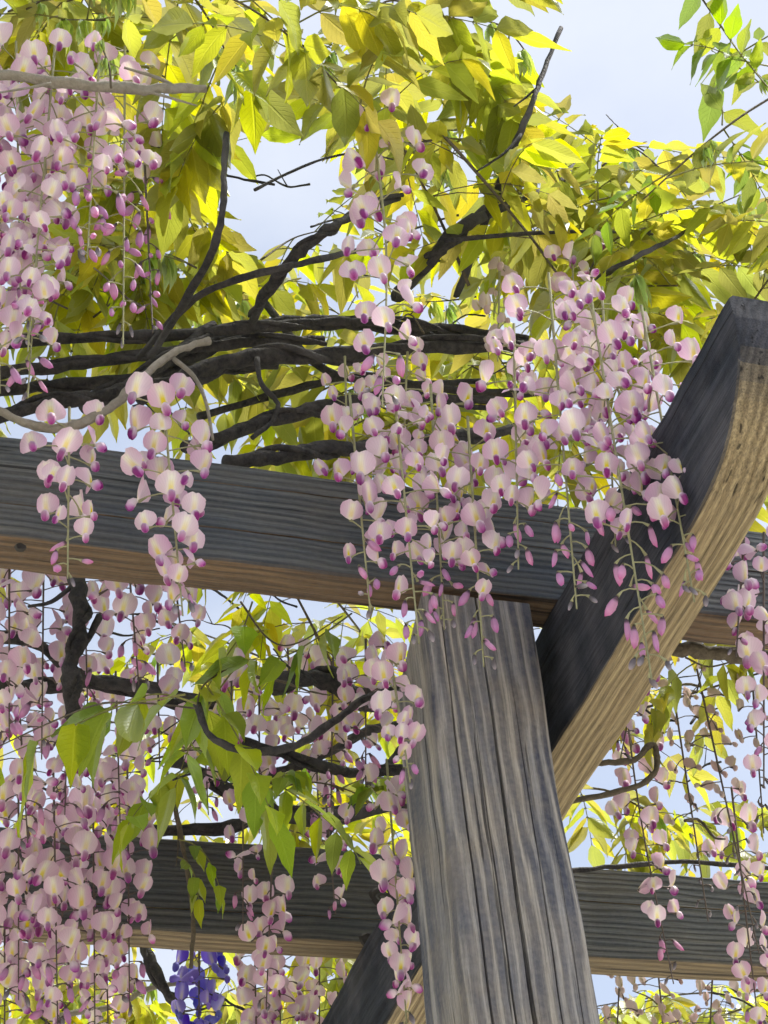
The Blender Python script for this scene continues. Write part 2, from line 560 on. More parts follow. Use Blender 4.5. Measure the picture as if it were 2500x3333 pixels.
def timber(name, origin, ax, ay, az_, length, wid, hgt, mat, nseg=60, bottom=None, cracks=(), seed=0, bev=0.004, top_cut=None):
    """Loft along local x. Section spans local y 0..wid and z 0..hgt; bottom(x) raises the underside; cracks are V-grooves on the y = 0 face."""
    rs = random.Random(seed)
    ring_n = None
    V, Fc = [], []
    xs = [length * i / nseg for i in range(nseg + 1)]
    if bottom:
        xs = sorted(set([round(x, 4) for x in xs] + [round(0.17 * (1 - math.cos(k * math.pi / 24)), 4) for k in range(13)]))
    ph = [rs.uniform(0, 6.28) for _ in range(8)]

    def wob(x, k, a=0.0012):
        return a * (math.sin(x * 7 + ph[k]) + 0.6 * math.sin(x * 23 + ph[k + 1]) + 0.4 * math.sin(x * 61 + ph[(k + 3) % 8]))
    for x in xs:
        b0 = bottom(x) if bottom else 0.0
        z0, z1 = b0 + wob(x, 0), hgt + wob(x, 1)
        if z1 - z0 < 0.004:
            z0 = z1 - 0.004
        y0, y1 = wob(x, 2), wid + wob(x, 3)
        bv = min(bev * (1 + 0.5 * math.sin(x * 11 + ph[4])), (z1 - z0) * 0.3)
        P = [(y0, z0 + bv), (y0 + bv * 0.35, z0 + bv * 0.35), (y0 + bv, z0), (y1 - bv, z0), (y1 - bv * 0.35, z0 + bv * 0.35), (y1, z0 + bv),
             (y1, z1 - bv), (y1 - bv, z1), (y0 + bv, z1), (y0, z1 - bv)]
        # front face from top to bottom with grooves
        for (zc, wv, x0, x1, dep, amp, k) in sorted(cracks, key=lambda c: -c[0]):
            t = (x - x0) / (x1 - x0)
            s = math.sin(math.pi * min(max(t, 0), 1)) ** 0.6 if 0 < t < 1 else 0.0
            zc2 = zc * hgt + amp * (math.sin(x * 5.3 + k) + 0.35 * math.sin(x * 19 + k * 2) + 0.15 * math.sin(x * 47 + k))
            P += [(y0, zc2 + wv * (0.15 + 0.85 * s)), (y0 + dep * s + 0.0001, zc2), (y0, zc2 - wv * (0.15 + 0.85 * s))]
        ring_n = len(P)
        for (y, z) in P:
            V.append((x, y, z))
    m = len(xs)
    for i in range(m - 1):
        for k in range(ring_n):
            k2 = (k + 1) % ring_n
            Fc.append((i * ring_n + k, (i + 1) * ring_n + k, (i + 1) * ring_n + k2, i * ring_n + k2))
    Fc.append(tuple(range(ring_n)))
    Fc.append(tuple((m - 1) * ring_n + k for k in reversed(range(ring_n))))
    if top_cut:
        V = [top_cut(v) for v in V]
    me = mesh(name, V, Fc, mat, smooth=False)
    M = Matrix(((ax.x, ay.x, az_.x, origin.x), (ax.y, ay.y, az_.y, origin.y), (ax.z, ay.z, az_.z, origin.z), (0, 0, 0, 1)))
    o = obj(name, me, pergola, mat4=Matrix.Translation(-pergola.location) @ M)
    return o


# near beam and far beam rest on the girder; local x runs right, y away, z up
nb = timber('beam', B * -1.6 + N * (1.192 * UN) + Z * H_BOT, B, N, Z, 5.0, 0.0575, 0.157, M_BEAM, 110, seed=1,
            cracks=((0.33, 0.0012, 1.7, 2.35, 0.006, 0.0012, 1), (0.78, 0.0010, 1.9, 2.5, 0.005, 0.001, 2), (0.52, 0.0010, 2.3, 3.3, 0.006, 0.0015, 4)))
nb['label'] = 'grey-blue front beam with brown streaked underside'
fb = timber('beam', B * -1.6 + N * (1.806 * UN) + Z * H_BOT, B, N, Z, 5.6, 0.0575, 0.163, M_FAR, 110, seed=5,
            cracks=((0.25, 0.0010, 1.6, 2.5, 0.006, 0.0015, 1), (0.62, 0.0012, 2.5, 4.0, 0.006, 0.0015, 3)))
fb['label'] = 'darker back beam with a knot beside the girder'
# post: local x up, y away, z to the left so that the section is right handed
PX, PY, PW = 0.451 * UN, 1.192 * UN, 0.1395
POST_TOP = H_BOT - 0.012


def post_cut(v):
    x, y, z = v
    lim = POST_TOP - max(0.0, (y - 0.095)) * 1.6 * (1.0 if z > 0.09 else 0.0)
    return (min(x, lim), y, z)


post = timber('post', B * (PX + PW) + N * PY, Z, N, -B, POST_TOP, 0.14, PW, M_POST, 150, seed=3, bev=0.006, top_cut=post_cut,
              cracks=((0.845, 0.0016, 1.2, 2.97, 0.014, 0.0008, 0.4), (0.66, 0.0014, 1.5, 2.75, 0.012, 0.0010, 1.1), (0.515, 0.0030, 1.1, 2.99, 0.028, 0.0012, 2.2),
                      (0.30, 0.0009, 1.9, 2.8, 0.008, 0.0010, 3.0), (0.14, 0.0008, 1.7, 2.6, 0.006, 0.0008, 4.0)))
post['label'] = 'upright square post with long drying cracks'
# girder: carried beside the post, its outer end rounded up from below
GZ = AZ + 0.0083
Gd = Vector((-math.sin(GZ), math.cos(GZ), 0))
Gb = Vector((math.cos(GZ), math.sin(GZ), 0))
GH, GW, GX, G0 = 0.166, 0.0686, 0.584 * UN, 1.172


def tail(x):
    if x > 0.17:
        return 0.0
    return 0.135 * (1 - math.sqrt(max(0.0, 1 - ((0.17 - x) / 0.17) ** 2.2)))


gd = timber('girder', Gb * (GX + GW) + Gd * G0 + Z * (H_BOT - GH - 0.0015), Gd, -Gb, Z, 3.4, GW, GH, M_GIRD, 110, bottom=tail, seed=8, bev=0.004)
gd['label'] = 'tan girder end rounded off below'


def bolt(p, nrm):
    s = Soup()
    s.tube([p, p + nrm * 0.003], 0.016, 14)
    s.tube([p + nrm * 0.003, p + nrm * 0.012], 0.009, 6)
    me = s.build('bolt', M_STEEL)
    return me


def knot(p, ax, up, nrm, r):
    """A loose knot: ringed collar with a sunken dark heart."""
    V, Fc = [], []
    rings = [(1.35, 0.0), (1.15, 0.0035), (1.0, 0.0045), (0.86, 0.002), (0.8, 0.003), (0.55, 0.0015), (0.3, 0.0022), (0.0, 0.001)]
    k = 18
    for i, (rr, hh) in enumerate(rings):
        for j in range(k):
            th = 2 * math.pi * j / k
            q = 1 + 0.08 * math.sin(3 * th + i) + 0.05 * math.sin(5 * th)
            V.append(p + (ax * math.cos(th) * 1.25 + up * math.sin(th)) * r * rr * q + nrm * (hh - 0.001))
    for i in range(len(rings) - 1):
        for j in range(k):
            j2 = (j + 1) % k
            Fc.append((i * k + j, i * k + j2, (i + 1) * k + j2, (i + 1) * k + j))
    return V, Fc


M_KNOT = plain('knot_wood', (0.05, 0.045, 0.042), 0.8)
for (sx, sy, r) in ((826, 1938, 0.014), (795, 2030, 0.009)):
    p = at(sx, sy, 1.806 * UN)
    V, Fc = knot(p - fb.matrix_basis.translation - pergola.location, B, Z, -N, r)
    inv = fb.matrix_basis.to_3x3().inverted()
    obj('knot', mesh('knot', [inv @ v for v in V], Fc, M_KNOT), fb)
p = at(44, 1183, 1.192 * UN)
V, Fc = knot(p - nb.matrix_basis.translation - pergola.location, B, Z, -N, 0.004)
inv = nb.matrix_basis.to_3x3().inverted()
obj('knot', mesh('knot', [inv @ v for v in V], Fc, M_KNOT), nb)

# ------------------------------------------------------------------ woody vines
VG = 'woody wisteria vines over the beams'


def vine(label, pts, r_px, mat, group=None, twigs=(), name='vine_stem', taper=0.75, knots=0, rough=0.10):
    """pts: (x, y, n) in the sketch; r_px: radius at the first point, in sketch pixels."""
    P = [at(*q) for q in pts]
    C = spline(P, 6)
    o0 = P[0].copy()
    r0 = px(P[len(P) // 2], r_px)
    s = Soup()
    n = len(C)
    rad = []
    ph = random.uniform(0, 6)
    for i in range(n):
        t = i / (n - 1)
        rad.append(r0 * (1 - (1 - taper) * t) * (1 + 0.10 * math.sin(i * 0.9 + ph) + 0.06 * math.sin(i * 2.3 + ph)))
    jit = [Vector((random.uniform(-1, 1), random.uniform(-1, 1), random.uniform(-1, 1))) * r0 * 0.22 for _ in C]
    s.tube([c + j - o0 for c, j in zip(C, jit)], rad, 14, rough=rough * 0.6, lobes=0.12 if r_px > 7 else 0.04)
    root = thing(name, o0, label, 'vine', group)
    obj('stem', s.build('stem', mat), root)
    if r_px >= 12 and mat is M_VINE:                   # a thinner strand winding round the stem
        sh = Soup()
        fc = spline(C, 3)
        hel, tp0 = [], random.uniform(0, 6)
        ax0 = (C[1] - C[0]).orthogonal().normalized()
        for i, c in enumerate(fc):
            t = (fc[min(i + 1, len(fc) - 1)] - fc[max(i - 1, 0)]).normalized()
            ax0 = (ax0 - t * ax0.dot(t)).normalized()
            th = tp0 + i * 0.16
            hel.append(c + (ax0 * math.cos(th) + t.cross(ax0) * math.sin(th)) * r0 * 1.12 - o0)
        sh.tube(hel, r0 * 0.42, 8, rough=0.15)
        obj('strand', sh.build('strand', mat), root)
    for tw in twigs:
        Pt = [at(*q) for q in tw[0]]
        Ct = spline(Pt, 5)
        st = Soup()
        rt = px(Pt[0], tw[1])
        st.tube([c - o0 for c in Ct], [rt * (1 - 0.5 * i / (len(Ct) - 1)) for i in range(len(Ct))], 6, rough=0.12)
        obj('twig', st.build('twig', mat), root)
    return root


def L(n, *xy):
    return [(x, y, n) for x, y in xy]


vine('thick pale grey branch with a cut end crossing the upper left flower clusters', L(1.36, (-30, 158), (110, 174), (250, 190), (340, 192), (442, 190)), 12, M_PALE,
     twigs=((L(1.36, (380, 190), (340, 168), (268, 146)), 6), (L(1.35, (110, 180), (60, 190), (-20, 203)), 4), (L(1.36, (300, 192), (380, 215), (425, 228)), 4)), taper=0.85)
vine('pale grey curved vine sagging in front of the front beam', L(1.60, (-30, 872), (50, 910), (130, 925), (220, 893), (300, 825), (370, 765), (450, 735)), 10, M_PALE,
     twigs=((L(1.60, (375, 775), (420, 815), (445, 870), (460, 950)), 6),), taper=0.9)
vine('dark broken stem rising alone beside the sky gap', [(325, 770, 1.76), (400, 650, 1.62), (460, 540, 1.50), (480, 460, 1.46), (483, 380, 1.45), (489, 288, 1.45)], 9, M_VINE, taper=0.8)
vine('slender dark stem arching up to the right from the vine bundle', [(300, 770, 1.78), (420, 645, 1.64), (560, 590, 1.58), (690, 560, 1.58), (790, 538, 1.6)], 8, M_VINE, taper=0.8)
vine('stout grey diagonal stem leaning right across the sky gap', [(548, 690, 1.8), (580, 622, 1.68), (640, 552, 1.6), (700, 502, 1.58), (755, 470, 1.58), (860, 425, 1.6)], 12, M_VINE, taper=0.75,
     twigs=((L(1.6, (550, 410), (620, 375), (700, 343), (780, 330), (850, 345)), 4),))
vine('gnarled forked branch behind the lone hanging flower cluster', [(860, 640, 1.76), (930, 560, 1.66), (990, 495, 1.62), (1085, 448, 1.66), (1180, 405, 1.8), (1260, 360, 1.95)], 17, M_VINE, taper=0.3,
     twigs=((L(1.60, (960, 520), (1130, 505), (1280, 500), (1410, 506)), 6), (L(1.60, (1400, 506), (1405, 490)), 5)))
for i, (n, r, pts) in enumerate((
        (1.82, 12, ((-30, 745), (200, 728), (420, 720), (600, 704), (760, 694), (900, 704), (1000, 712), (1140, 742))),
        (1.86, 15, ((180, 880), (330, 805), (450, 752), (560, 708), (680, 690), (860, 712), (1000, 722), (1150, 755), (1350, 768), (1560, 775))),
        (1.80, 19, ((300, 860), (420, 805), (560, 772), (700, 768), (860, 752), (1130, 748))),
        (1.84, 13, ((-30, 805), (150, 790), (330, 762), (520, 740), (700, 735))),
        (1.82, 16, ((-30, 905), (120, 868), (240, 850), (330, 800), (460, 700))),
        (1.90, 14, ((-30, 845), (140, 830), (320, 815), (470, 790), (600, 790))),
        (1.80, 15, ((400, 968), (540, 922), (650, 892), (740, 872), (900, 860), (1090, 866))),
        (1.76, 17, ((480, 998), (600, 986), (700, 968), (800, 972), (1000, 938), (1120, 930))),
        (1.98, 10, ((560, 640), (700, 800), (900, 830), (1100, 850), (1300, 830))),
        (2.00, 9, ((430, 900), (600, 850), (780, 810), (900, 830), (1050, 820))))):
    vine('thick dark vine stem lying in the tangle along the top of the front beam', L(n, *pts), r, M_VINE, 'dark vine stems along the top of the front beam')
vine('thin dark looping tendril stem under the vine bundle', L(1.79, (555, 775), (566, 830), (600, 872), (585, 912), (545, 945)), 6, M_VINE, taper=0.9)
vine('dark straight stem standing against the blue sky', [(985, 640, 1.78), (1040, 500, 1.66), (1090, 370, 1.56), (1140, 245, 1.48), (1172, 160, 1.48), (1211, 62, 1.48)], 9, M_VINE, taper=0.6,
     twigs=((L(1.48, (1125, 290), (1090, 330), (1030, 370)), 4), (L(1.48, (1160, 190), (1130, 215), (1110, 230)), 3)))
vine('short grey stem slanting up beside the drooping young leaves', [(1200, 680, 1.8), (1290, 605, 1.6), (1360, 562, 1.52), (1450, 518, 1.52), (1530, 470, 1.6)], 8, M_VINE, taper=0.4)
vine('dark vine trunk hanging between the two beams at the left', L(2.05, (168, 1225), (172, 1320), (172, 1390), (150, 1450), (160, 1560)), 19, M_VINE, taper=0.8,
     twigs=((L(2.05, (215, 1330), (190, 1380), (165, 1410)), 9), (L(2.05, (165, 1260), (110, 1300), (60, 1310)), 6)))
for i, (n, r, pts) in enumerate((
        (2.2, 12, ((-30, 1372), (90, 1398), (200, 1470), (360, 1492), (470, 1520))),
        (2.25, 15, ((-30, 1480), (110, 1485), (240, 1475), (420, 1540))),
        (2.2, 22, ((590, 1470), (700, 1468), (765, 1500), (880, 1512))),
        (2.3, 12, ((480, 1600), (620, 1630), (760, 1670), (900, 1660))),
        (2.5, 15, ((380, 1640), (470, 1690), (560, 1745), (660, 1768), (880, 1738))),
        (2.55, 13, ((300, 1800), (480, 1785), (620, 1762), (760, 1750), (900, 1730))),
        (2.5, 10, ((700, 1800), (760, 1740), (830, 1660), (880, 1600))),
        (2.4, 11, ((560, 1680), (680, 1640), (800, 1580), (900, 1560))))):
    vine('dark woody vine stem in the tangle between the two beams', L(n, *pts), r, M_VINE, 'dark vine stems between the beams')
vine('thin dark vine hanging in a deep arc left of the post', L(1.86, (425, 1520), (455, 1590), (540, 1624), (640, 1610), (720, 1560), (790, 1508), (890, 1475)), 8, M_VINE, taper=1.0)
vine('dry brown twig dangling straight down across the back beam', L(2.36, (368, 1690), (390, 1800), (408, 1900), (417, 2000), (412, 2090)), 6, M_TWIG, taper=0.7)
vine('dark vine stem crossing below the back beam', L(2.9, (310, 2040), (350, 2125), (385, 2180), (420, 2260)), 13, M_VINE)
vine('thin grey branch curving up below the back beam', L(3.0, (120, 2195), (250, 2172), (310, 2140), (400, 2120)), 7, M_PALE, taper=0.7)
vine('hooked dark tendril stem beside the girder', L(2.0, (1190, 1640), (1300, 1648), (1370, 1640), (1408, 1608), (1420, 1640), (1404, 1682), (1340, 1708), (1190, 1740)), 7, M_TWIG, taper=0.9)
vine('rough brown vine lying under the front beam beyond the girder', L(1.80, (1440, 1398), (1540, 1408), (1620, 1418), (1720, 1425)), 17, M_TWIG, taper=0.9)
vine('thin dark vine running along the back beam beyond the post', L(2.5, (1180, 1885), (1330, 1872), (1480, 1862), (1720, 1880)), 6, M_VINE)



def thin_twigs(label, group, x0, y0, x1, y1, n0, n1, count, dx=(60, 190), dy=(-90, 90)):
    for _ in range(count):
        x, y, n = random.uniform(x0, x1), random.uniform(y0, y1), random.uniform(n0, n1)
        ax, ay = random.choice((-1, 1)) * random.uniform(*dx), random.uniform(*dy)
        pts = [(x, y, n), (x + ax * 0.35, y + ay * 0.35 + random.uniform(-22, 12), n + 0.02), (x + ax * 0.7, y + ay * 0.7 + random.uniform(-14, 14), n), (x + ax, y + ay, n + random.uniform(-0.05, 0.05))]
        tw = []
        if random.random() < 0.6:
            k = pts[random.choice((1, 2))]
            tw = [([k, (k[0] + random.uniform(-30, 30), k[1] - random.uniform(15, 55), n)], random.uniform(1.2, 2))]
        vine(label, pts, random.uniform(1.6, 3.6), random.choice((M_VINE, M_TWIG, M_VINE)), group, tw, 'thin_twig', 0.5)


thin_twigs('thin bare twig in the leaves above the front beam', 'thin twigs above the front beam', 200, 280, 1400, 880, 1.7, 2.2, 26)
thin_twigs('thin bare twig in the tangle between the two beams', 'thin twigs between the beams', 40, 1300, 840, 1760, 2.0, 2.6, 18)
thin_twigs('thin bare twig below the back beam', 'thin twigs below the back beam', 60, 2080, 1640, 2230, 2.8, 3.4, 8)
thin_twigs('thin bare twig right of the girder against the sky', 'thin twigs right of the girder', 1320, 1450, 1640, 1820, 2.1, 2.8, 8)

# ------------------------------------------------------------------ leaves
random.seed(5)


def leaflet_mesh(name, wr, fold, curl, wave, mat, nl=7):
    V, Fc, UVs = [], [], []
    ph = random.uniform(0, 6)
    bend = random.uniform(-0.13, 0.13)
    us = (-1, -0.55, 0, 0.55, 1)
    for i in range(nl + 1):
        v = i / nl
        hw = wr * 0.5 * float(np.interp(v, (0, 0.06, 0.16, 0.30, 0.42, 0.56, 0.70, 0.82, 0.92, 1.0), (0.10, 0.50, 0.85, 1.0, 0.98, 0.84, 0.60, 0.33, 0.12, 0.015)))
        ang = curl * (v - 0.2)
        yc = v if abs(curl) < 1e-3 else v
        zc = -curl * 0.38 * v * v
        for u in us:
            x = u * hw * (1 + 0.10 * math.sin(v * 13 + ph)) * math.cos(fold * 0.6) + bend * v * v
            z = zc + abs(u) * hw * math.sin(fold) + wave * math.sin(v * 9 + ph + (1.6 if u > 0 else 0)) * abs(u) ** 1.5 + wave * 0.5 * math.sin(v * 17 + ph * 2) * (abs(u) > 0.9)
            V.append((x, yc * (1 - 0.08 * curl * curl * v), z))
            UVs.append((0.5 + 0.5 * u, v))
    k = len(us)
    for i in range(nl):
        for j in range(k - 1):
            Fc.append((i * k + j, i * k + j + 1, (i + 1) * k + j + 1, (i + 1) * k + j))
    return mesh(name, V, Fc, mat, UVs)


LEAF_SETS = {}
for key, mt in (('green', M_LEAF), ('fresh', M_LEAF2)):
    LEAF_SETS[key] = [leaflet_mesh('leaflet_' + key, random.uniform(0.36, 0.47), random.uniform(0.05, 0.55), random.uniform(-0.2, 0.9), random.uniform(0.006, 0.028), mt, 8) for _ in range(16)]
LEAF_SETS['young'] = [leaflet_mesh('leaflet_young', random.uniform(0.16, 0.26), random.uniform(0.7, 1.1), random.uniform(0.1, 0.9), 0.006, M_YOUNG) for _ in range(5)]


def basis(y, zhint):
    y = y.normalized()
    x = y.cross(zhint)
    if x.length < 1e-4:
        x = y.orthogonal()
    x.normalize()
    return x, y, x.cross(y)


def frame(loc, y, zhint, s, sx=1.0):
    x, y, z = basis(y, zhint)
    return Matrix(((x.x * s * sx, y.x * s, z.x * s, loc.x), (x.y * s * sx, y.y * s, z.y * s, loc.y), (x.z * s * sx, y.z * s, z.z * s, loc.z), (0, 0, 0, 1)))


def rv(a=1.0):
    return Vector((random.uniform(-a, a), random.uniform(-a, a), random.uniform(-a, a)))


def rachis_curve(p0, d0, length, droop, n=9):
    pts = [p0.copy()]
    d = d0.normalized()
    for i in range(n):
        d = (d + Z * (-droop / n) + rv(0.035)).normalized()
        pts.append(pts[-1] + d * (length / n))
    return pts


N_LEAF = [0]
NEAR_CLEAR = [[(690, 240), (960, 240), (950, 900), (710, 900)], [(-60, 70), (330, 70), (330, 800), (-60, 900)], [(1050, 620), (1530, 620), (1530, 1500), (1050, 1300)]]
NO_LEAF = []                                          # open patches of sky where no leaf hangs


def compound_leaf(root, o0, p0, d0, length=0.2, droop=0.9, pairs=5, size=0.07, kind='green', hang=0.45, spread=1.0, check=True, path=None):
    pts = rachis_curve(p0, d0, length, droop) if path is None else path
    if check:
        for q in (pts[4], pts[7], pts[-1], pts[-1] + (pts[-1] - pts[-3]).normalized() * size * 0.8):
            sx, sy = sketch(q)
            if any(inside(sx, sy, g_) for g_ in NO_LEAF):
                return False
            if (q - EYE).dot(N) < 1.9 and inside(sx, sy, [(300, 660), (1180, 640), (1180, 960), (300, 960)]):
                return False
            if (q - EYE).dot(N) < 1.62 and any(inside(sx, sy, g_) for g_ in NEAR_CLEAR):
                return False
    s = Soup()
    base = pts[0]
    r0 = 0.0011 if kind != 'young' else 0.0008
    s.tube([q - base for q in pts], [r0 * (1.2 - 0.7 * i / 9) for i in range(10)], 5, cap=False)
    # pulvinus and short stalks of the leaflets
    todo = []
    mpts = len(pts) - 1
    for k in range(pairs):
        t = 0.24 + 0.72 * (k / max(1, pairs - 1)) * 0.96
        f = t * mpts
        i = min(int(f), mpts - 1)
        c = pts[i].lerp(pts[i + 1], f - i)
        tan = (pts[i + 1] - pts[i]).normalized()
        side = tan.cross(Z)
        if side.length < 0.2:
            side = tan.orthogonal()
        side.normalize()
        for sg in (-1, 1):
            if random.random() < 0.04:
                continue
            dd = (tan * random.uniform(0.35, 0.7) + side * sg * spread * random.uniform(0.75, 1.0) - Z * hang * random.uniform(0.4, 1.5) + rv(0.12)).normalized()
            todo.append((c, dd, size * random.uniform(0.82, 1.1) * (0.86 + 0.25 * math.sin(math.pi * (k + 0.5) / pairs)), side * sg))
    tan = (pts[-1] - pts[-2]).normalized()
    todo.append((pts[-1], (tan - Z * 0.2 * hang + rv(0.1)).normalized(), size * 1.05, tan.orthogonal()))
    lf = None
    for (c, dd, sz, sd_) in todo:
        st = c + dd * 0.0035
        s.tube([c - base, st - base], r0 * 0.9, 4, cap=False)
    lf = obj('compound_leaf', s.build('leaf_stalk', M_RACHIS), root, base - o0)
    for (c, dd, sz, sd_) in todo:
        st = c + dd * 0.003
        up = (Z * random.uniform(0.5, 1.0) + rv(0.45) - dd * dd.z)
        me = random.choice(LEAF_SETS[kind])
        obj('leaflet', me, lf, mat4=frame(st - base, dd, up, sz))
    N_LEAF[0] += 1
    return True


def path_leaf(root, pts, pairs, size, kind='green', hang=0.8, spread=0.9):
    C = spline([at(*q) for q in pts], 12)
    P = [C[round(i * (len(C) - 1) / 9)] for i in range(10)]
    compound_leaf(root, root.location, P[0], Z, 0, 0, pairs, size, kind, hang, spread, False, P)


def bud_hand(root, o0, p0, size=0.05, kind='young', n=9):
    """Young leaf still folded: narrow leaflets hanging like a closed hand."""
    s = Soup()
    tip = p0 - Z * size * 0.25 + rv(0.006)
    s.tube([Vector((0, 0, 0)), (tip - p0)], 0.0008, 4, cap=False)
    lf = obj('compound_leaf', s.build('leaf_stalk', M_RACHIS), root, p0 - o0)
    for k in range(n):
        th = 2 * math.pi * k / n + random.uniform(-0.3, 0.3)
        out_ = Vector((math.cos(th), math.sin(th), 0))
        dd = (out_ * random.uniform(0.2, 0.55) - Z).normalized()
        st = p0.lerp(tip, random.random())
        obj('leaflet', random.choice(LEAF_SETS['young']), lf, mat4=frame(st - p0, dd, out_, size * random.uniform(0.75, 1.1)))


def shoot(label, pts, leaves, size, kind='green', group=None, length=0.2, droop=0.9, hang=0.45, stem_px=3.0, young=1, mat=None, toward=None, pairs=(4, 6), check=True, spread=1.0):
    """A leafy shoot: thin stem through pts and compound leaves set along it."""
    P = [at(*q) for q in pts]
    C = spline(P, 6)
    o0 = P[0].copy()
    root = thing('leafy_shoot', o0, label, 'shoot', group)
    s = Soup()
    r0 = px(P[0], stem_px)
    s.tube([c - o0 for c in C], [r0 * (1 - 0.5 * i / (len(C) - 1)) for i in range(len(C))], 6, rough=0.08)
    obj('stem', s.build('stem', mat or M_TWIG), root)
    made = 0
    for k in range(leaves):
        for trial in range(4):
            t = (k + random.uniform(0.2, 0.8)) / leaves * (len(C) - 1)
            i = min(int(t), len(C) - 2)
            p = C[i].lerp(C[i + 1], t - i)
            tan = (C[i + 1] - C[i]).normalized()
            if toward is not None:
                d = (Vector(toward) + rv(0.5)).normalized()
            else:
                a = random.uniform(0, 2 * math.pi)
                d = (B * math.cos(a) + N * math.sin(a) + tan * 0.4 + Z * random.uniform(-0.1, 0.5)).normalized()
            if compound_leaf(root, o0, p, d, length * random.uniform(0.8, 1.15), droop * random.uniform(0.6, 1.3), random.randint(*pairs), size * random.uniform(0.88, 1.12), kind, hang, spread, check):
                made += 1
                break
    for k in range(young):
        bud_hand(root, o0, C[random.randint(len(C) // 2, len(C) - 1)], size * 0.75)
    return root


NO_LEAF += [
    [(500, 380), (550, 310), (640, 280), (715, 320), (700, 410), (620, 490), (510, 510)],
    [(1205, -60), (1450, -60), (1470, 100), (1495, 230), (1350, 255), (1260, 230), (1215, 200), (1200, 60)],
    [(1440, 1530), (1560, 1480), (1659, 1520), (1659, 1700), (1500, 1690)],
    [(280, 2062), (375, 2062), (360, 2190), (300, 2140)],
]

# big near leaves at the top of the view
r_ = shoot('shoot with large hanging yellow-green leaflets at the very top, over the pale branch', [(430, -40, 1.30), (560, 30, 1.32), (660, 110, 1.36), (760, 215, 1.40), (800, 250, 1.42)], 4, 0.082, 'green', None, 0.22, 1.3, 0.75, young=1)
path_leaf(r_, L(1.34, (500, -40), (600, 50), (700, 140), (810, 260)), 6, 0.088, 'green', 1.2, 0.8)
r_ = shoot('shoot of long pointed leaflets hanging beside the cut end of the pale branch', [(380, -60, 1.42), (450, 40, 1.45), (500, 130, 1.47), (560, 190, 1.5)], 3, 0.086, 'green', None, 0.2, 1.5, 0.9, young=1)
path_leaf(r_, L(1.45, (400, 60), (450, 110), (500, 150), (550, 190)), 4, 0.098, 'green', 1.4, 0.6)
shoot('shoot with broad leaflets at the top above the lone hanging flower cluster', [(760, 60, 1.45), (850, 0, 1.43), (950, 60, 1.46), (1060, 120, 1.5), (1110, 170, 1.52)], 7, 0.082, 'green', None, 0.2, 1.1, 0.6, young=2)
r_ = shoot('arching leaf spray with a row of hanging oval leaflets near the standing stem', [(880, 310, 1.62), (980, 300, 1.6), (1080, 320, 1.6), (1150, 350, 1.62)], 2, 0.07, 'green', None, 0.18, 1.0, 0.8, young=2)
path_leaf(r_, L(1.58, (860, 345), (940, 308), (1040, 302), (1150, 350)), 6, 0.060, 'green', 1.3, 0.5)
shoot('leafy spray with folded leaflets ending against the blue sky', [(900, -30, 1.46), (1000, 30, 1.48), (1090, 60, 1.5), (1150, 130, 1.52)], 5, 0.074, 'green', None, 0.17, 1.2, 0.7, young=2)
r_ = shoot('leafy spray reaching into the blue sky from above, right side', [(1498, -30, 1.30), (1560, 60, 1.30), (1610, 130, 1.31), (1680, 205, 1.32)], 1, 0.042, 'fresh', None, 0.14, 0.6, 0.5, stem_px=2.5, young=1, toward=(0.5, 0.2, -0.1), pairs=(3, 4), check=False)
path_leaf(r_, L(1.30, (1690, 225), (1610, 130), (1555, 55), (1500, -30)), 6, 0.060, 'fresh', 0.5)
path_leaf(r_, L(1.31, (1700, 150), (1600, 130), (1540, 105), (1485, 95)), 5, 0.050, 'fresh', 0.7)
r_ = shoot('thin arching shoot with widely spaced leaflets crossing the sky at the right', [(1700, 190, 1.45), (1600, 252, 1.45), (1500, 330, 1.46), (1390, 430, 1.5)], 3, 0.05, 'fresh', None, 0.15, 0.7, 0.6, stem_px=3, young=2)
path_leaf(r_, L(1.46, (1560, 270), (1560, 230), (1545, 200), (1550, 170)), 2, 0.075, 'fresh', 0.5)
path_leaf(r_, L(1.47, (1440, 385), (1520, 360), (1600, 350), (1690, 345)), 5, 0.064, 'green', -0.4)
r_ = shoot('shoot with pale folded young leaves above the right flower mass', [(1250, 640, 1.62), (1300, 540, 1.62), (1370, 500, 1.62), (1480, 470, 1.62), (1600, 420, 1.62)], 5, 0.075, 'green', None, 0.18, 1.1, 0.5, young=6)
bud_hand(r_, r_.location, at(1372, 590, 1.55), 0.075)
path_leaf(r_, L(1.58, (1380, 590), (1330, 600), (1270, 610), (1200, 640)), 3, 0.085, 'green', 0.6, 0.8)
shoot('bright sprouting shoot with yellow-green leaf buds on the pale branch', [(240, 190, 1.34), (235, 140, 1.33), (215, 90, 1.33)], 2, 0.03, 'fresh', None, 0.06, 0.6, 0.3, stem_px=3, young=4)
# fresh green leaves beneath the front beam
r_ = shoot('fresh green leaf spray drooping below the front beam', [(520, 1300, 1.92), (580, 1380, 1.90), (640, 1390, 1.88), (740, 1330, 1.86)], 0, 0.074, 'fresh', None, 0.18, 0.9, 0.9, stem_px=2.5, young=0, toward=(0.3, -0.5, -0.2))
path_leaf(r_, L(1.86, (760, 1325), (690, 1375), (610, 1420), (540, 1425)), 4, 0.080, 'fresh', 1.2, 0.6)
path_leaf(r_, L(1.88, (545, 1300), (520, 1370), (480, 1430), (440, 1500)), 3, 0.085, 'fresh', 0.6, 0.9)
r_ = shoot('light green leaf spray with big serrated drooping leaflets at the left', [(420, 1530, 1.80), (330, 1520, 1.72), (220, 1520, 1.66), (110, 1560, 1.62), (-40, 1630, 1.58)], 0, 0.082, 'fresh', None, 0.16, 0.9, 1.0, stem_px=2.5, young=0, toward=(-0.3, -0.6, -0.3))
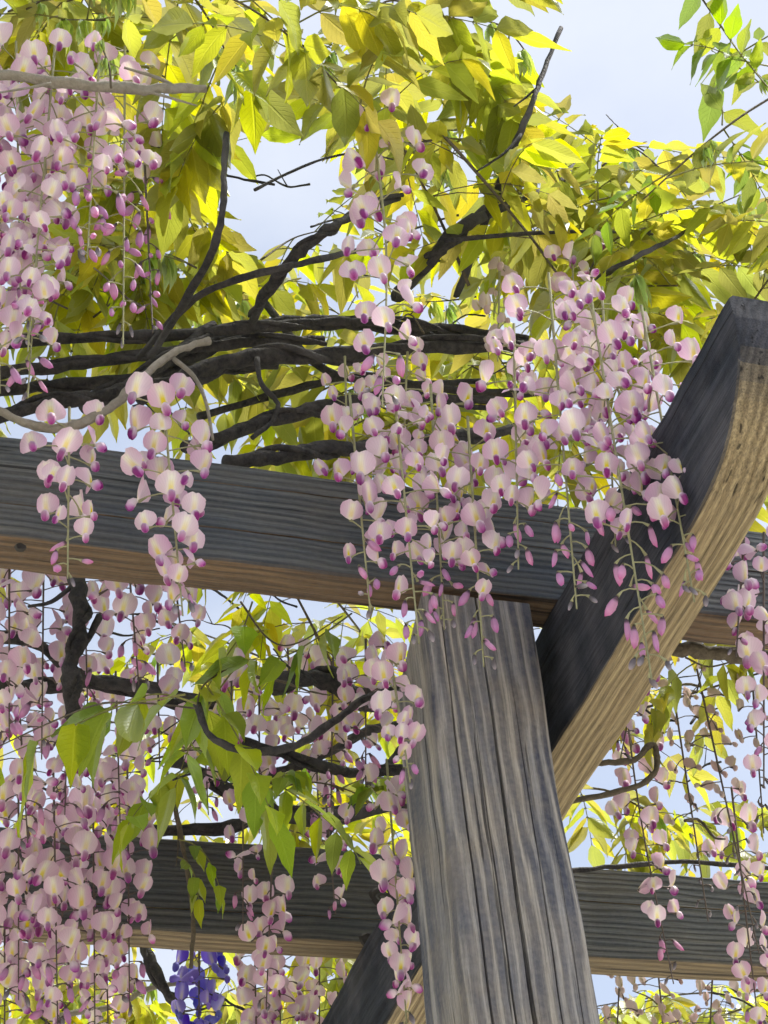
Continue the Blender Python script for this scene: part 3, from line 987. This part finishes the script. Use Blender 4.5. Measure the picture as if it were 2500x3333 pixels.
path_leaf(r_, L(1.66, (400, 1500), (260, 1525), (130, 1580), (-60, 1660)), 5, 0.088, 'fresh', 1.2, 0.7)
path_leaf(r_, L(1.72, (425, 1520), (360, 1500), (300, 1505), (230, 1530)), 3, 0.07, 'fresh', 0.8, 0.8)
shoot('green leaf spray at the twig end above the deep arc of vine', [(425, 1525, 1.86), (440, 1480, 1.86), (500, 1440, 1.87), (560, 1420, 1.9)], 2, 0.07, 'fresh', None, 0.17, 0.8, 0.8, stem_px=2.5, young=0, toward=(-0.2, 0.5, -0.2))
shoot('leaf spray hanging over the dark tangle beside the dangling twig', [(330, 1640, 2.2), (420, 1620, 2.2), (500, 1650, 2.2), (600, 1700, 2.22)], 3, 0.07, 'fresh', None, 0.18, 1.0, 0.8, stem_px=2.5, young=0)
shoot('small bright sprig of five leaflets hanging against the back beam', [(385, 1790, 2.34), (384, 1840, 2.34), (380, 1870, 2.34)], 2, 0.046, 'fresh', None, 0.10, 2.5, 0.9, stem_px=2, young=0, pairs=(2, 3), check=False)
shoot('leaf sprig hanging from the tangle just left of the post', [(600, 1700, 2.3), (680, 1690, 2.3), (760, 1710, 2.3), (800, 1740, 2.3)], 3, 0.06, 'fresh', None, 0.14, 1.2, 0.9, stem_px=2.5, young=0)
shoot('yellow-green leaf spray hanging beyond the girder under the front beam', [(1480, 1420, 2.1), (1530, 1440, 2.1), (1590, 1430, 2.1), (1640, 1450, 2.1)], 4, 0.06, 'green', None, 0.14, 1.2, 0.8, stem_px=2.5, young=1, check=False)
shoot('yellow-green leaf spray behind the girder, above the back beam', [(1230, 1700, 2.8), (1320, 1710, 2.8), (1420, 1760, 2.8), (1560, 1780, 2.8), (1680, 1760, 2.8)], 9, 0.07, 'green', None, 0.18, 1.0, 0.7, stem_px=3, young=2, check=False)

# leaf sprays filling the canopy in view
def fill(label, group, x0, y0, x1, y1, count, n0, n1, size, leaves, kind='green', hang=0.8):
    for _ in range(count):
        x, y, n = random.uniform(x0, x1), random.uniform(y0, y1), random.uniform(n0, n1)
        dx, dy = random.choice((-1, 1)) * random.uniform(70, 150), random.uniform(-70, 30)
        shoot(label, [(x, y, n), (x + dx * 0.5, y + dy * 0.7, n + 0.03), (x + dx, y + dy, n + random.uniform(-0.05, 0.08))], leaves, size, kind, group, 0.18, 1.0, hang, stem_px=2.5, young=random.choice((0, 1, 2)))


fill('backlit yellow-green leafy shoot above the front beam, left of the sky gap', 'leafy shoots above the front beam left of the sky gap', 290, 60, 470, 620, 10, 1.66, 2.05, 0.075, 3)
fill('backlit yellow-green leafy shoot hanging over the upper left flowers', 'leafy shoots over the upper left flowers', -20, -20, 330, 60, 6, 1.45, 1.7, 0.08, 3)
fill('backlit yellow-green leafy shoot at the top beside the lone hanging flower cluster', 'leafy shoots beside the lone flower cluster', 700, 60, 1120, 480, 9, 1.7, 2.1, 0.075, 3)
fill('backlit leafy shoot in the canopy over the right flower mass and girder end', 'leafy shoots over the girder end', 1130, 350, 1700, 640, 14, 1.62, 2.0, 0.075, 3)
fill('backlit leafy shoot in the tangle just above the front beam', 'leafy shoots in the tangle above the front beam', 60, 560, 1150, 930, 19, 1.95, 2.5, 0.075, 3)
fill('green leafy shoot in the tangle between the two beams', 'leafy shoots between the beams', 60, 1300, 860, 1780, 10, 2.5, 3.2, 0.072, 2, 'green')
fill('backlit leafy shoot seen low through the vine stems on the front beam', 'leafy shoots low behind the vine stems', 380, 800, 1100, 960, 8, 2.05, 2.5, 0.075, 3)
fill('leafy shoot behind the thinning bud clusters at the upper left', 'leafy shoots behind the upper left buds', 120, 430, 420, 720, 7, 1.8, 2.2, 0.075, 3)
fill('bright yellow leafy shoot far below the back beam', 'leafy shoots beyond the back beam', 20, 2080, 800, 2220, 9, 3.2, 4.2, 0.075, 3)
fill('yellow-green leafy shoot seen under the back beam beyond the post', 'leafy shoots under the back beam beyond the post', 1300, 2130, 1660, 2220, 3, 3.0, 3.6, 0.07, 3)

# the rest of the canopy, too dense to count
THIN = [([(1200, 1420), (1720, 1380), (1720, 2260), (1200, 2260)], 0.30),
        ([(1150, -80), (1720, -80), (1720, 330), (1150, 240)], 0.03),
        ([(470, 250), (740, 250), (740, 500), (470, 520)], 0.12), ([(700, -40), (1300, -40), (1300, 460), (700, 460)], 0.6)]


VINE_VIEW = [(-60, 640), (1180, 620), (1180, 1020), (-60, 960)]
random.seed(23)


def canopy(twigs):
    """Leafy twigs massed over the roof: each a thin stem set with drooping pinnate leaves."""
    V, Fc, UVs, MI = [], [], [], []
    prof = ((0.0, 0.0), (0.26, 0.19), (0.62, 0.135), (1.0, 0.0))

    def stick(pts, r0, r1):
        base = len(V)
        m = len(pts)
        for i, q in enumerate(pts):
            t = (pts[min(i + 1, m - 1)] - pts[max(i - 1, 0)]).normalized()
            x = t.orthogonal().normalized()
            y = t.cross(x)
            r = r0 + (r1 - r0) * i / (m - 1)
            for k in range(3):
                th = 2.0944 * k
                V.append(q + (x * math.cos(th) + y * math.sin(th)) * r)
                UVs.append((0.3, 0.5))
        for i in range(m - 1):
            for k in range(3):
                k2 = (k + 1) % 3
                Fc.append((base + i * 3 + k, base + i * 3 + k2, base + i * 3 + 3 + k2, base + i * 3 + 3 + k))
                MI.append(1)

    def blade(p, dd, sz):
        x, y, z = basis(dd, Z + rv(0.5))
        fold, cu = random.uniform(0.05, 0.5), random.uniform(0, 0.35)
        base = len(V)
        for (v, hw) in prof:
            c = p + y * (v * sz) - z * (cu * v * v * sz)
            if hw == 0:
                V.append(c)
                UVs.append((0.5, v))
            else:
                for u in (-1, 0, 1):
                    V.append(c + x * (u * hw * sz) + z * (abs(u) * hw * sz * fold))
                    UVs.append((0.5 + 0.5 * u, v))
        Fc.extend([(base, base + 1, base + 2), (base, base + 2, base + 3), (base + 1, base + 4, base + 5, base + 2), (base + 2, base + 5, base + 6, base + 3),
                   (base + 4, base + 7, base + 5), (base + 5, base + 7, base + 6)])
        MI.extend([0] * 6)

    def blocked(q):
        sx, sy = sketch(q)
        n = (q - EYE).dot(N)
        b_ = q.dot(B)
        if n < 1.35 and (sy > -40 or b_ > 0.62):       # the overhang before the beam stays above the view
            return True
        if n < 1.95 and inside(sx, sy, VINE_VIEW):
            return True
        return any(inside(sx, sy, g_) for g_ in NO_LEAF)

    k = tries = 0
    while k < twigs and tries < twigs * 8:
        tries += 1
        b, n = random.uniform(-1.4, 3.2), 0.95 + 4.3 * random.random() ** 0.95
        p = B * b + N * n + Z * (3.14 + (0.50 if n < 2.3 else 0.36) * random.random() + 0.08 * math.sin(3 * b + 2 * n))
        sx, sy = sketch(p)
        if blocked(p) or any(inside(sx, sy, g_) and random.random() > kp for g_, kp in THIN):
            continue
        a = random.uniform(0, 2 * math.pi)
        tw = rachis_curve(p, Vector((math.cos(a), math.sin(a), random.uniform(-0.05, 0.35))), random.uniform(0.30, 0.55), 0.25, 6)
        if any(blocked(q) for q in tw):
            continue
        stick(tw, 0.0030, 0.0012)
        for j in range(1, 7):
            for _ in range(random.choice((1, 1, 2))):
                a2 = random.uniform(0, 2 * math.pi)
                rc = rachis_curve(tw[j], Vector((math.cos(a2), math.sin(a2), 0.35)), random.uniform(0.13, 0.20), random.uniform(0.7, 1.5), 5)
                if blocked(rc[3]) or blocked(rc[5] - Z * 0.03):
                    continue
                stick(rc, 0.0010, 0.0006)
                sz = random.uniform(0.052, 0.08)
                for i in range(2, 6):
                    tan = (rc[i] - rc[i - 1]).normalized()
                    side = tan.cross(Z)
                    side = side.normalized() if side.length > 0.1 else tan.orthogonal()
                    for sg in (-1, 1):
                        blade(rc[i] - tan * random.uniform(0, 0.008), (tan * 0.5 + side * sg * random.uniform(0.7, 1) - Z * random.uniform(0.1, 0.9) + rv(0.15)).normalized(), sz * random.uniform(0.85, 1.1))
                blade(rc[5], (rc[5] - rc[4]).normalized(), sz)
        k += 1
    me = mesh('canopy', V, Fc, M_FAR_LEAF, UVs, smooth=False)
    me.materials.append(M_TWIG)
    me.polygons.foreach_set('material_index', np.asarray(MI, dtype=np.int32))
    me.update()
    print('canopy twigs', k, 'faces', len(Fc))
    return me


cf = obj('canopy_foliage', canopy(260))
tag(cf, 'dense backlit wisteria foliage lying over the pergola roof', 'foliage', kind='stuff')

# ------------------------------------------------------------------ flowers
random.seed(41)


def banner_mesh(name, wd, back, cup, mat, top=0.06):
    V, Fc, UVs = [], [], []
    us = (-1, -0.6, -0.2, 0.2, 0.6, 1)
    pa, pb, pc = (random.uniform(0, 6.28) for _ in range(3))
    nv = 5
    for i in range(nv + 1):
        v = i / nv
        hw = wd * 0.5 * (max(0.0, 1 - abs(2 * (v * 0.93 + 0.035) - 1) ** 2.3)) ** 0.55
        for u in us:
            x = u * hw
            zz = v * 0.95 - top * (1 - abs(u)) * (v > 0.85) + 0.05 * (u * u) * (v < 0.2)
            y = -back * v * v - cup * u * u * hw * 1.5 + 0.05 * math.exp(-(u * 2.2) ** 2) * (1 - v)
            ed = abs(u) ** 2 + (v > 0.7) * 0.6
            V.append((x * (1 + 0.03 * math.sin(v * 8 + pa) * (1 if u > 0 else -1)), y + 0.035 * ed * math.sin(v * 7 + u * 3 + pb), zz + 0.02 * ed * math.sin(u * 5 + pc)))
            UVs.append((0.5 + 0.5 * u * hw / (wd * 0.5), v))
    k = len(us)
    for i in range(nv):
        for j in range(k - 1):
            Fc.append((i * k + j, i * k + j + 1, (i + 1) * k + j + 1, (i + 1) * k + j))
    return mesh(name, V, Fc, mat, UVs)


def pod_mesh(name, pts, rads, mat, seg=6, squash=0.8):
    """Ovoid swept along pts (y, z) in the plane x = 0; uv y runs from base to tip."""
    V, Fc, UVs = [], [], []
    n = len(pts)
    for i, ((y, z), r) in enumerate(zip(pts, rads)):
        y2, z2 = pts[min(i + 1, n - 1)]
        y1, z1 = pts[max(i - 1, 0)]
        ty, tz = y2 - y1, z2 - z1
        l = math.hypot(ty, tz)
        ny, nz = -tz / l, ty / l
        for k in range(seg + 1):
            th = 2 * math.pi * k / seg
            V.append((r * squash * math.cos(th), y + ny * r * math.sin(th), z + nz * r * math.sin(th)))
            UVs.append((k / seg, i / (n - 1)))
    for i in range(n - 1):
        for k in range(seg):
            a = i * (seg + 1) + k
            Fc.append((a, a + 1, a + seg + 2, a + seg + 1))
    return mesh(name, V, Fc, mat, UVs)


def banners(mat, n=16):
    o = []
    for i in range(n):
        wd = random.uniform(0.96, 1.14) if i < n - 4 else random.uniform(0.55, 0.8)
        o.append(banner_mesh('banner_petal', wd, random.uniform(0.05, 0.35), random.uniform(0.05, 0.6) if i < n - 4 else random.uniform(0.7, 1.3), mat, random.uniform(0.02, 0.09)))
    return o


BANNER = {'pink': banners(M_PETAL), 'withered': [banner_mesh('banner_petal', random.uniform(0.38, 0.7), random.uniform(0.2, 0.8), random.uniform(1.2, 2.4), M_WITHER, 0.2) for _ in range(6)], 'violet': banners(M_VIOLET, 5)}
KEEL = {}
for key, mt in (('pink', M_KEEL), ('withered', M_WITHER), ('violet', M_KEELV)):
    KEEL[key] = [pod_mesh('keel', [(0.0, 0.08), (0.12, 0.07), (0.24, 0.0), (0.32, -0.12), (0.34 + a, -0.24), (0.33 + a, -0.31)], [0.05, 0.15 * b, 0.215 * b, 0.205 * b, 0.14 * b, 0.02], mt, 8) for a, b in ((0.02, 1.0), (-0.04, 0.9), (0.06, 1.08))]
BUD = [pod_mesh('bud', [(0, 0), (0.02, -0.10), (0.05, -0.24), (0.09, -0.45), (0.15, -0.66), (0.22, -0.80)], [0.05, 0.10, 0.13 * q, 0.15 * q, 0.11 * q, 0.01], M_BUD) for q in (0.9, 1.1, 1.25)]
BUDG = [pod_mesh('bud', [(0, 0), (0.02, -0.10), (0.04, -0.22), (0.06, -0.36), (0.08, -0.48), (0.09, -0.54)], [0.04, 0.10, 0.13 * q, 0.12 * q, 0.08 * q, 0.01], M_BUDG) for q in (0.9, 1.1)]
TO_CAM = -N


def raceme(label, top, tip, n, wid, count, fs=0.026, open_to=0.72, group=None, style='pink', bare=0.05, stalk=None, bow=0.0, n_tip=None, bias=1.0):
    """Hanging flower cluster. top / tip: sketch positions of its stalk; n: metres out; wid: half width in sketch pixels near the top;
    open_to: share of the length that carries open flowers, buds follow below it."""
    p0, p1 = at(*top, n), at(*tip, n if n_tip is None else n_tip)
    o0 = p0.copy()
    mid = p0.lerp(p1, 0.5) + B * bow
    C = spline([p0, mid, p1], 9)
    root = thing('flower_cluster', o0, label, 'flowers', group)
    s = Soup()
    m = len(C) - 1
    s.tube([c - o0 for c in C], [0.0017 * (1.1 - 0.55 * i / m) for i in range(m + 1)], 6, cap=False)
    W = px(p0, wid)
    items = []
    count = int(count * 0.86)
    ga = random.uniform(0, 6.28)
    for k in range(count):
        t = bare + (0.985 - bare) * ((k + random.uniform(0, 0.8)) / count) ** 0.92
        f = t * m
        i = min(int(f), m - 1)
        c = C[i].lerp(C[i + 1], f - i)
        ga += 2.3999 + random.uniform(-0.5, 0.5)
        prof = (1 - 0.70 * max(0, (t - 0.30) / 0.70) ** 1.3) * (0.80 + 0.3 * min(1, t / 0.2))
        r = W * prof * random.uniform(0.55, 1.0)
        ox = math.cos(ga)
        oy = math.sin(ga)
        outd = B * ox - N * oy * 0.75
        op = t < open_to + random.uniform(-0.10, 0.10)
        drop = r * (random.uniform(-0.15, 0.35) if op else random.uniform(-0.05, 0.5))
        r *= 1.0 if op else 0.8
        e = c + outd * r - Z * drop
        # pedicel, arching out and down
        q1 = c + outd * r * 0.62 + Z * r * 0.12
        s.tube([(c * (1 - u) ** 2 + q1 * (2 * u * (1 - u)) + e * u * u) - o0 for u in (0, 0.33, 0.67, 1)], [0.0009, 0.0008, 0.0009, 0.0021], 5, cap=False)
        items.append((e, outd, t, op))
    obj('stalk', s.build('stalk', stalk or M_STALK), root)
    for (e, outd, t, op) in items:
        if op:
            face = (outd * random.uniform(0.15, 0.75) + TO_CAM * random.uniform(0.5, 1.1) * bias + rv(0.2)).normalized()
            face = (face - Z * random.uniform(0.25, 0.95)).normalized()
            if random.random() < 0.20:
                face = (outd + rv(0.6)).normalized()
            up = Z + rv(0.30)
            size = fs * 1.10 * random.uniform(0.76, 1.10) * (1.0 - 0.22 * max(0, t - 0.45) / 0.55)
            fl = obj('flower', random.choice(BANNER[style]), root, mat4=face_frame(e - o0, face, up, size))
            if random.random() < 0.94:
                obj('keel', random.choice(KEEL[style]), fl)
        else:
            size = fs * 1.3 * random.uniform(0.85, 1.08) * (1.15 - 0.45 * t)
            y = (outd + rv(0.5)).normalized()
            me = random.choice(BUDG if (t > 0.93 or (style == 'withered')) else BUD)
            fl = obj('bud', me, root, mat4=face_frame(e - o0, (outd + rv(0.4)).normalized(), Z * 0.8 + rv(0.5), size))
    return root


def face_frame(loc, y, up, s):
    y = y.normalized()
    x = y.cross(up).normalized()
    z = x.cross(y)
    return Matrix(((x.x * s, y.x * s, z.x * s, loc.x), (x.y * s, y.y * s, z.y * s, loc.y), (x.z * s, y.z * s, z.z * s, loc.z), (0, 0, 0, 1)))


# upper left mass
for (tp, tt, n, wd, ct, op, lb) in (((35, 90), (45, 700), 1.50, 88, 56, 0.85, 'dense pale pink cluster at the outer end of the pale cut branch'),
                                    ((120, 90), (60, 760), 1.44, 84, 54, 0.85, 'dense pale pink cluster hanging from the middle of the pale cut branch'),
                                    ((215, 120), (188, 560), 1.42, 90, 48, 0.62, 'pale cluster below the sprouting buds, ending in a bare green stalk'),
                                    ((-20, 200), (0, 850), 1.47, 80, 50, 0.85, 'long pale pink cluster hanging lowest in the mass above the beam end'),
                                    ((100, 260), (60, 860), 1.55, 74, 44, 0.8, 'shaded pink cluster at the back of the mass under the pale branch')):
    raceme(lb, tp, tt, n, wd, ct, 0.0285, op, 'flower clusters massed under the pale branch')
raceme('thinning flower cluster with rows of dark buds hanging beside the upper left mass', (270, 100), (266, 745), 1.50, 70, 44, 0.026, 0.40)
raceme('loose cluster of mauve buds and few flowers under the leaves at the upper left', (310, 300), (330, 720), 1.6, 45, 24, 0.024, 0.12, stalk=M_STALKD)
# in front of the beam, left
raceme('short pale pink cluster hanging under the curved pale vine against the front beam', (150, 880), (146, 1250), 1.60, 80, 25, 0.027, 0.80)
raceme('long pale pink cluster hanging past the front beam with flowers to its tip', (350, 835), (395, 1330), 1.58, 76, 40, 0.0275, 0.94)
# lone cluster
raceme('lone pale lilac cluster hanging high in front of the leaves on a long bare stalk', (800, 230), (826, 880), 1.38, 90, 40, 0.0285, 0.80, bare=0.02, bow=0.012)
# centre
for (tp, tt, n, wd, ct, lb) in (((755, 850), (800, 1320), 1.60, 66, 28, 'narrow pale pink cluster on the front beam, farthest from the girder of four'),
                                ((850, 830), (905, 1390), 1.57, 82, 42, 'full pale pink cluster on the front beam with its tip over the post corner'),
                                ((930, 830), (960, 1360), 1.62, 84, 40, 'pale pink cluster set back against the front beam above the post'),
                                ((1010, 900), (1045, 1440), 1.58, 64, 34, 'pale pink cluster whose curled tip of buds hangs lowest over the post')):
    raceme(lb, tp, tt, n, wd, ct, 0.0255, 0.74, 'flower clusters on the front beam above the post', n_tip=n - 0.02)
raceme('dull shaded cluster behind the lone stalk among the vines', (880, 760), (870, 1010), 1.74, 85, 24, 0.0245, 0.95)
raceme('small shaded flower cluster among the stems over the front beam', (745, 770), (750, 960), 1.76, 42, 11, 0.024, 0.9)
# right mass
for (tp, tt, n, wd, ct, op, lb) in (((1185, 590), (1246, 1315), 1.44, 98, 58, 0.70, 'lilac-pink cluster whose bare tip ends over the dark side of the girder'),
                                    ((1270, 600), (1408, 1468), 1.40, 104, 66, 0.64, 'longest lilac-pink cluster, its bare stalk crossing the tan girder underside'),
                                    ((1385, 660), (1500, 1300), 1.38, 86, 50, 0.72, 'lilac-pink cluster hanging closest along the rounded girder end'),
                                    ((1110, 700), (1120, 1230), 1.50, 66, 32, 0.8, 'smaller lilac-pink cluster between the post clusters and the girder mass'),
                                    ((1300, 620), (1330, 1180), 1.46, 100, 44, 0.80, 'full lilac-pink cluster at the heart of the mass before the girder')):
    raceme(lb, tp, tt, n, wd, ct, 0.0265, op, 'lilac flower clusters massed before the girder', n_tip=n - 0.02)
raceme('small cluster of pale flowers at the top of the right flower mass', (1235, 520), (1240, 660), 1.6, 60, 12, 0.025, 0.95)
raceme('browning flower cluster behind the right flower mass', (1080, 560), (1075, 780), 1.66, 50, 14, 0.023, 0.9, style='withered')
# behind the front beam, left
LB = 'flower clusters between the beams at the left'
for (tp, tt, n, wd, ct) in (((20, 1120), (20, 1600), 1.95, 62, 34), ((95, 1150), (90, 1640), 2.1, 62, 34), ((180, 1160), (190, 1560), 2.12, 58, 28), ((270, 1130), (300, 1480), 1.90, 66, 30), ((370, 1190), (400, 1440), 1.95, 50, 16),
                            ((40, 1500), (60, 1820), 2.2, 70, 28), ((250, 1450), (260, 1800), 2.3, 70, 30), ((340, 1420), (345, 1660), 2.2, 55, 18), ((150, 1430), (140, 1760), 2.3, 66, 28)):
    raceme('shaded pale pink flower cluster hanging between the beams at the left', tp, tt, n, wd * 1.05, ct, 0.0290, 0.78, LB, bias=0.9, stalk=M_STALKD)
LF = 'flower clusters before the back beam at the left'
for (tp, tt, n, wd, ct) in (((40, 1680), (40, 2160), 2.42, 66, 36), ((115, 1640), (125, 2240), 2.36, 66, 42), ((200, 1600), (205, 2230), 2.40, 62, 44), ((275, 1640), (280, 2180), 2.44, 56, 34), ((160, 1800), (90, 2280), 2.46, 60, 32), ((10, 1900), (10, 2300), 2.45, 60, 26)):
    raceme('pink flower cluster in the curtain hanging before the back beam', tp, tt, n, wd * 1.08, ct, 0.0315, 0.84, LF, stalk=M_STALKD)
# centre, behind
CB = 'flower clusters between the beams left of the post'
for (tp, tt, n, wd, ct) in (((500, 1420), (500, 1680), 2.2, 55, 18), ((560, 1480), (560, 1800), 2.35, 50, 22), ((620, 1380), (640, 1700), 2.4, 55, 22), ((720, 1400), (715, 1740), 2.3, 58, 26), ((790, 1380), (790, 1700), 2.1, 56, 28), ((680, 1560), (690, 1800), 2.45, 50, 18), ((440, 1560), (450, 1760), 2.4, 48, 14)):
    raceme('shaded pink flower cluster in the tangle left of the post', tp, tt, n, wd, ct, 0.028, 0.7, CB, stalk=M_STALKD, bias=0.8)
raceme('flower cluster hugging the left edge of the post', (840, 1400), (886, 1690), 1.72, 44, 20, 0.0245, 0.82, n_tip=1.66)
raceme('long narrow cluster trailing down the left edge of the post past the back beam', (835, 1640), (880, 2230), 2.1, 44, 36, 0.029, 0.9)
raceme('thin cluster with few flowers hanging against the middle of the back beam', (525, 1640), (525, 2010), 2.40, 46, 16, 0.025, 0.75, bare=0.2, stalk=M_STALKD)
raceme('pink cluster dropping below the middle of the back beam', (590, 1800), (575, 2180), 2.42, 46, 20, 0.028, 0.95, bare=0.3, stalk=M_STALKD)
raceme('short loose pink cluster hanging beside the knot of the back beam', (705, 1740), (725, 1975), 2.40, 48, 14, 0.025, 0.85, stalk=M_STALKD)
# right
RB = 'flower clusters at the right beyond the girder'
for (tp, tt, n, wd, ct, op) in (((1610, 1120), (1590, 1420), 1.62, 40, 14, 0.8), ((1650, 1150), (1650, 1700), 1.66, 60, 28, 0.9)):
    raceme('pale flower cluster hanging beyond the girder before the front beam', tp, tt, n, wd, ct, 0.0265, op, RB, stalk=M_STALKD)
raceme('pink flower cluster hanging before the back beam to the right of the post', (1340, 1420), (1455, 2125), 2.36, 62, 44, 0.029, 0.86, bow=-0.01, stalk=M_STALKD)
raceme('pink flower cluster hidden behind the girder edge', (1400, 1330), (1340, 1640), 2.0, 50, 22, 0.0245, 0.8, stalk=M_STALKD)
WG = 'withering flower clusters at the right'
for (tp, tt, n, wd, ct) in (((1440, 1400), (1530, 1990), 2.2, 58, 34), ((1500, 1420), (1640, 2060), 2.15, 62, 40), ((1620, 1400), (1650, 1800), 2.1, 52, 24)):
    raceme('thinning withered cluster with dark seed buds hanging against the sky right of the post', tp, tt, n, wd, int(ct * 0.85), 0.019, 0.55, WG, 'withered', stalk=M_STALKD)
raceme('pale flower cluster drooping at the far end of the back beam', (1580, 1700), (1640, 2230), 2.3, 58, 30, 0.029, 0.9, stalk=M_STALKD)
for (tp, tt, n, wd, ct) in (((1340, 2080), (1330, 2290), 2.8, 50, 14), ((1420, 2080), (1440, 2300), 2.85, 58, 20), ((1540, 2090), (1530, 2300), 2.8, 58, 20)):
    raceme('withered brown-pink cluster hanging under the back beam right of the post', tp, tt, n, wd, ct, 0.021, 0.7, 'withered clusters under the back beam', 'withered', stalk=M_STALKD)
# under the back beam
for (tp, tt, n, wd, ct) in (((550, 2050), (555, 2300), 2.85, 48, 22), ((600, 2070), (610, 2300), 2.85, 58, 24), ((690, 2060), (690, 2300), 2.9, 58, 24), ((230, 2050), (235, 2300), 2.9, 58, 20)):
    raceme('pink flower cluster hanging under the back beam', tp, tt, n, wd, ct, 0.030, 0.85, 'flower clusters under the back beam', bias=0.9, stalk=M_STALKD)
raceme('deep violet-blue flower cluster under the back beam', (430, 2010), (430, 2320), 2.72, 60, 46, 0.027, 0.95, style='violet', stalk=M_STALKD)

print('leaves', N_LEAF[0], 'objects', len(bpy.data.objects))
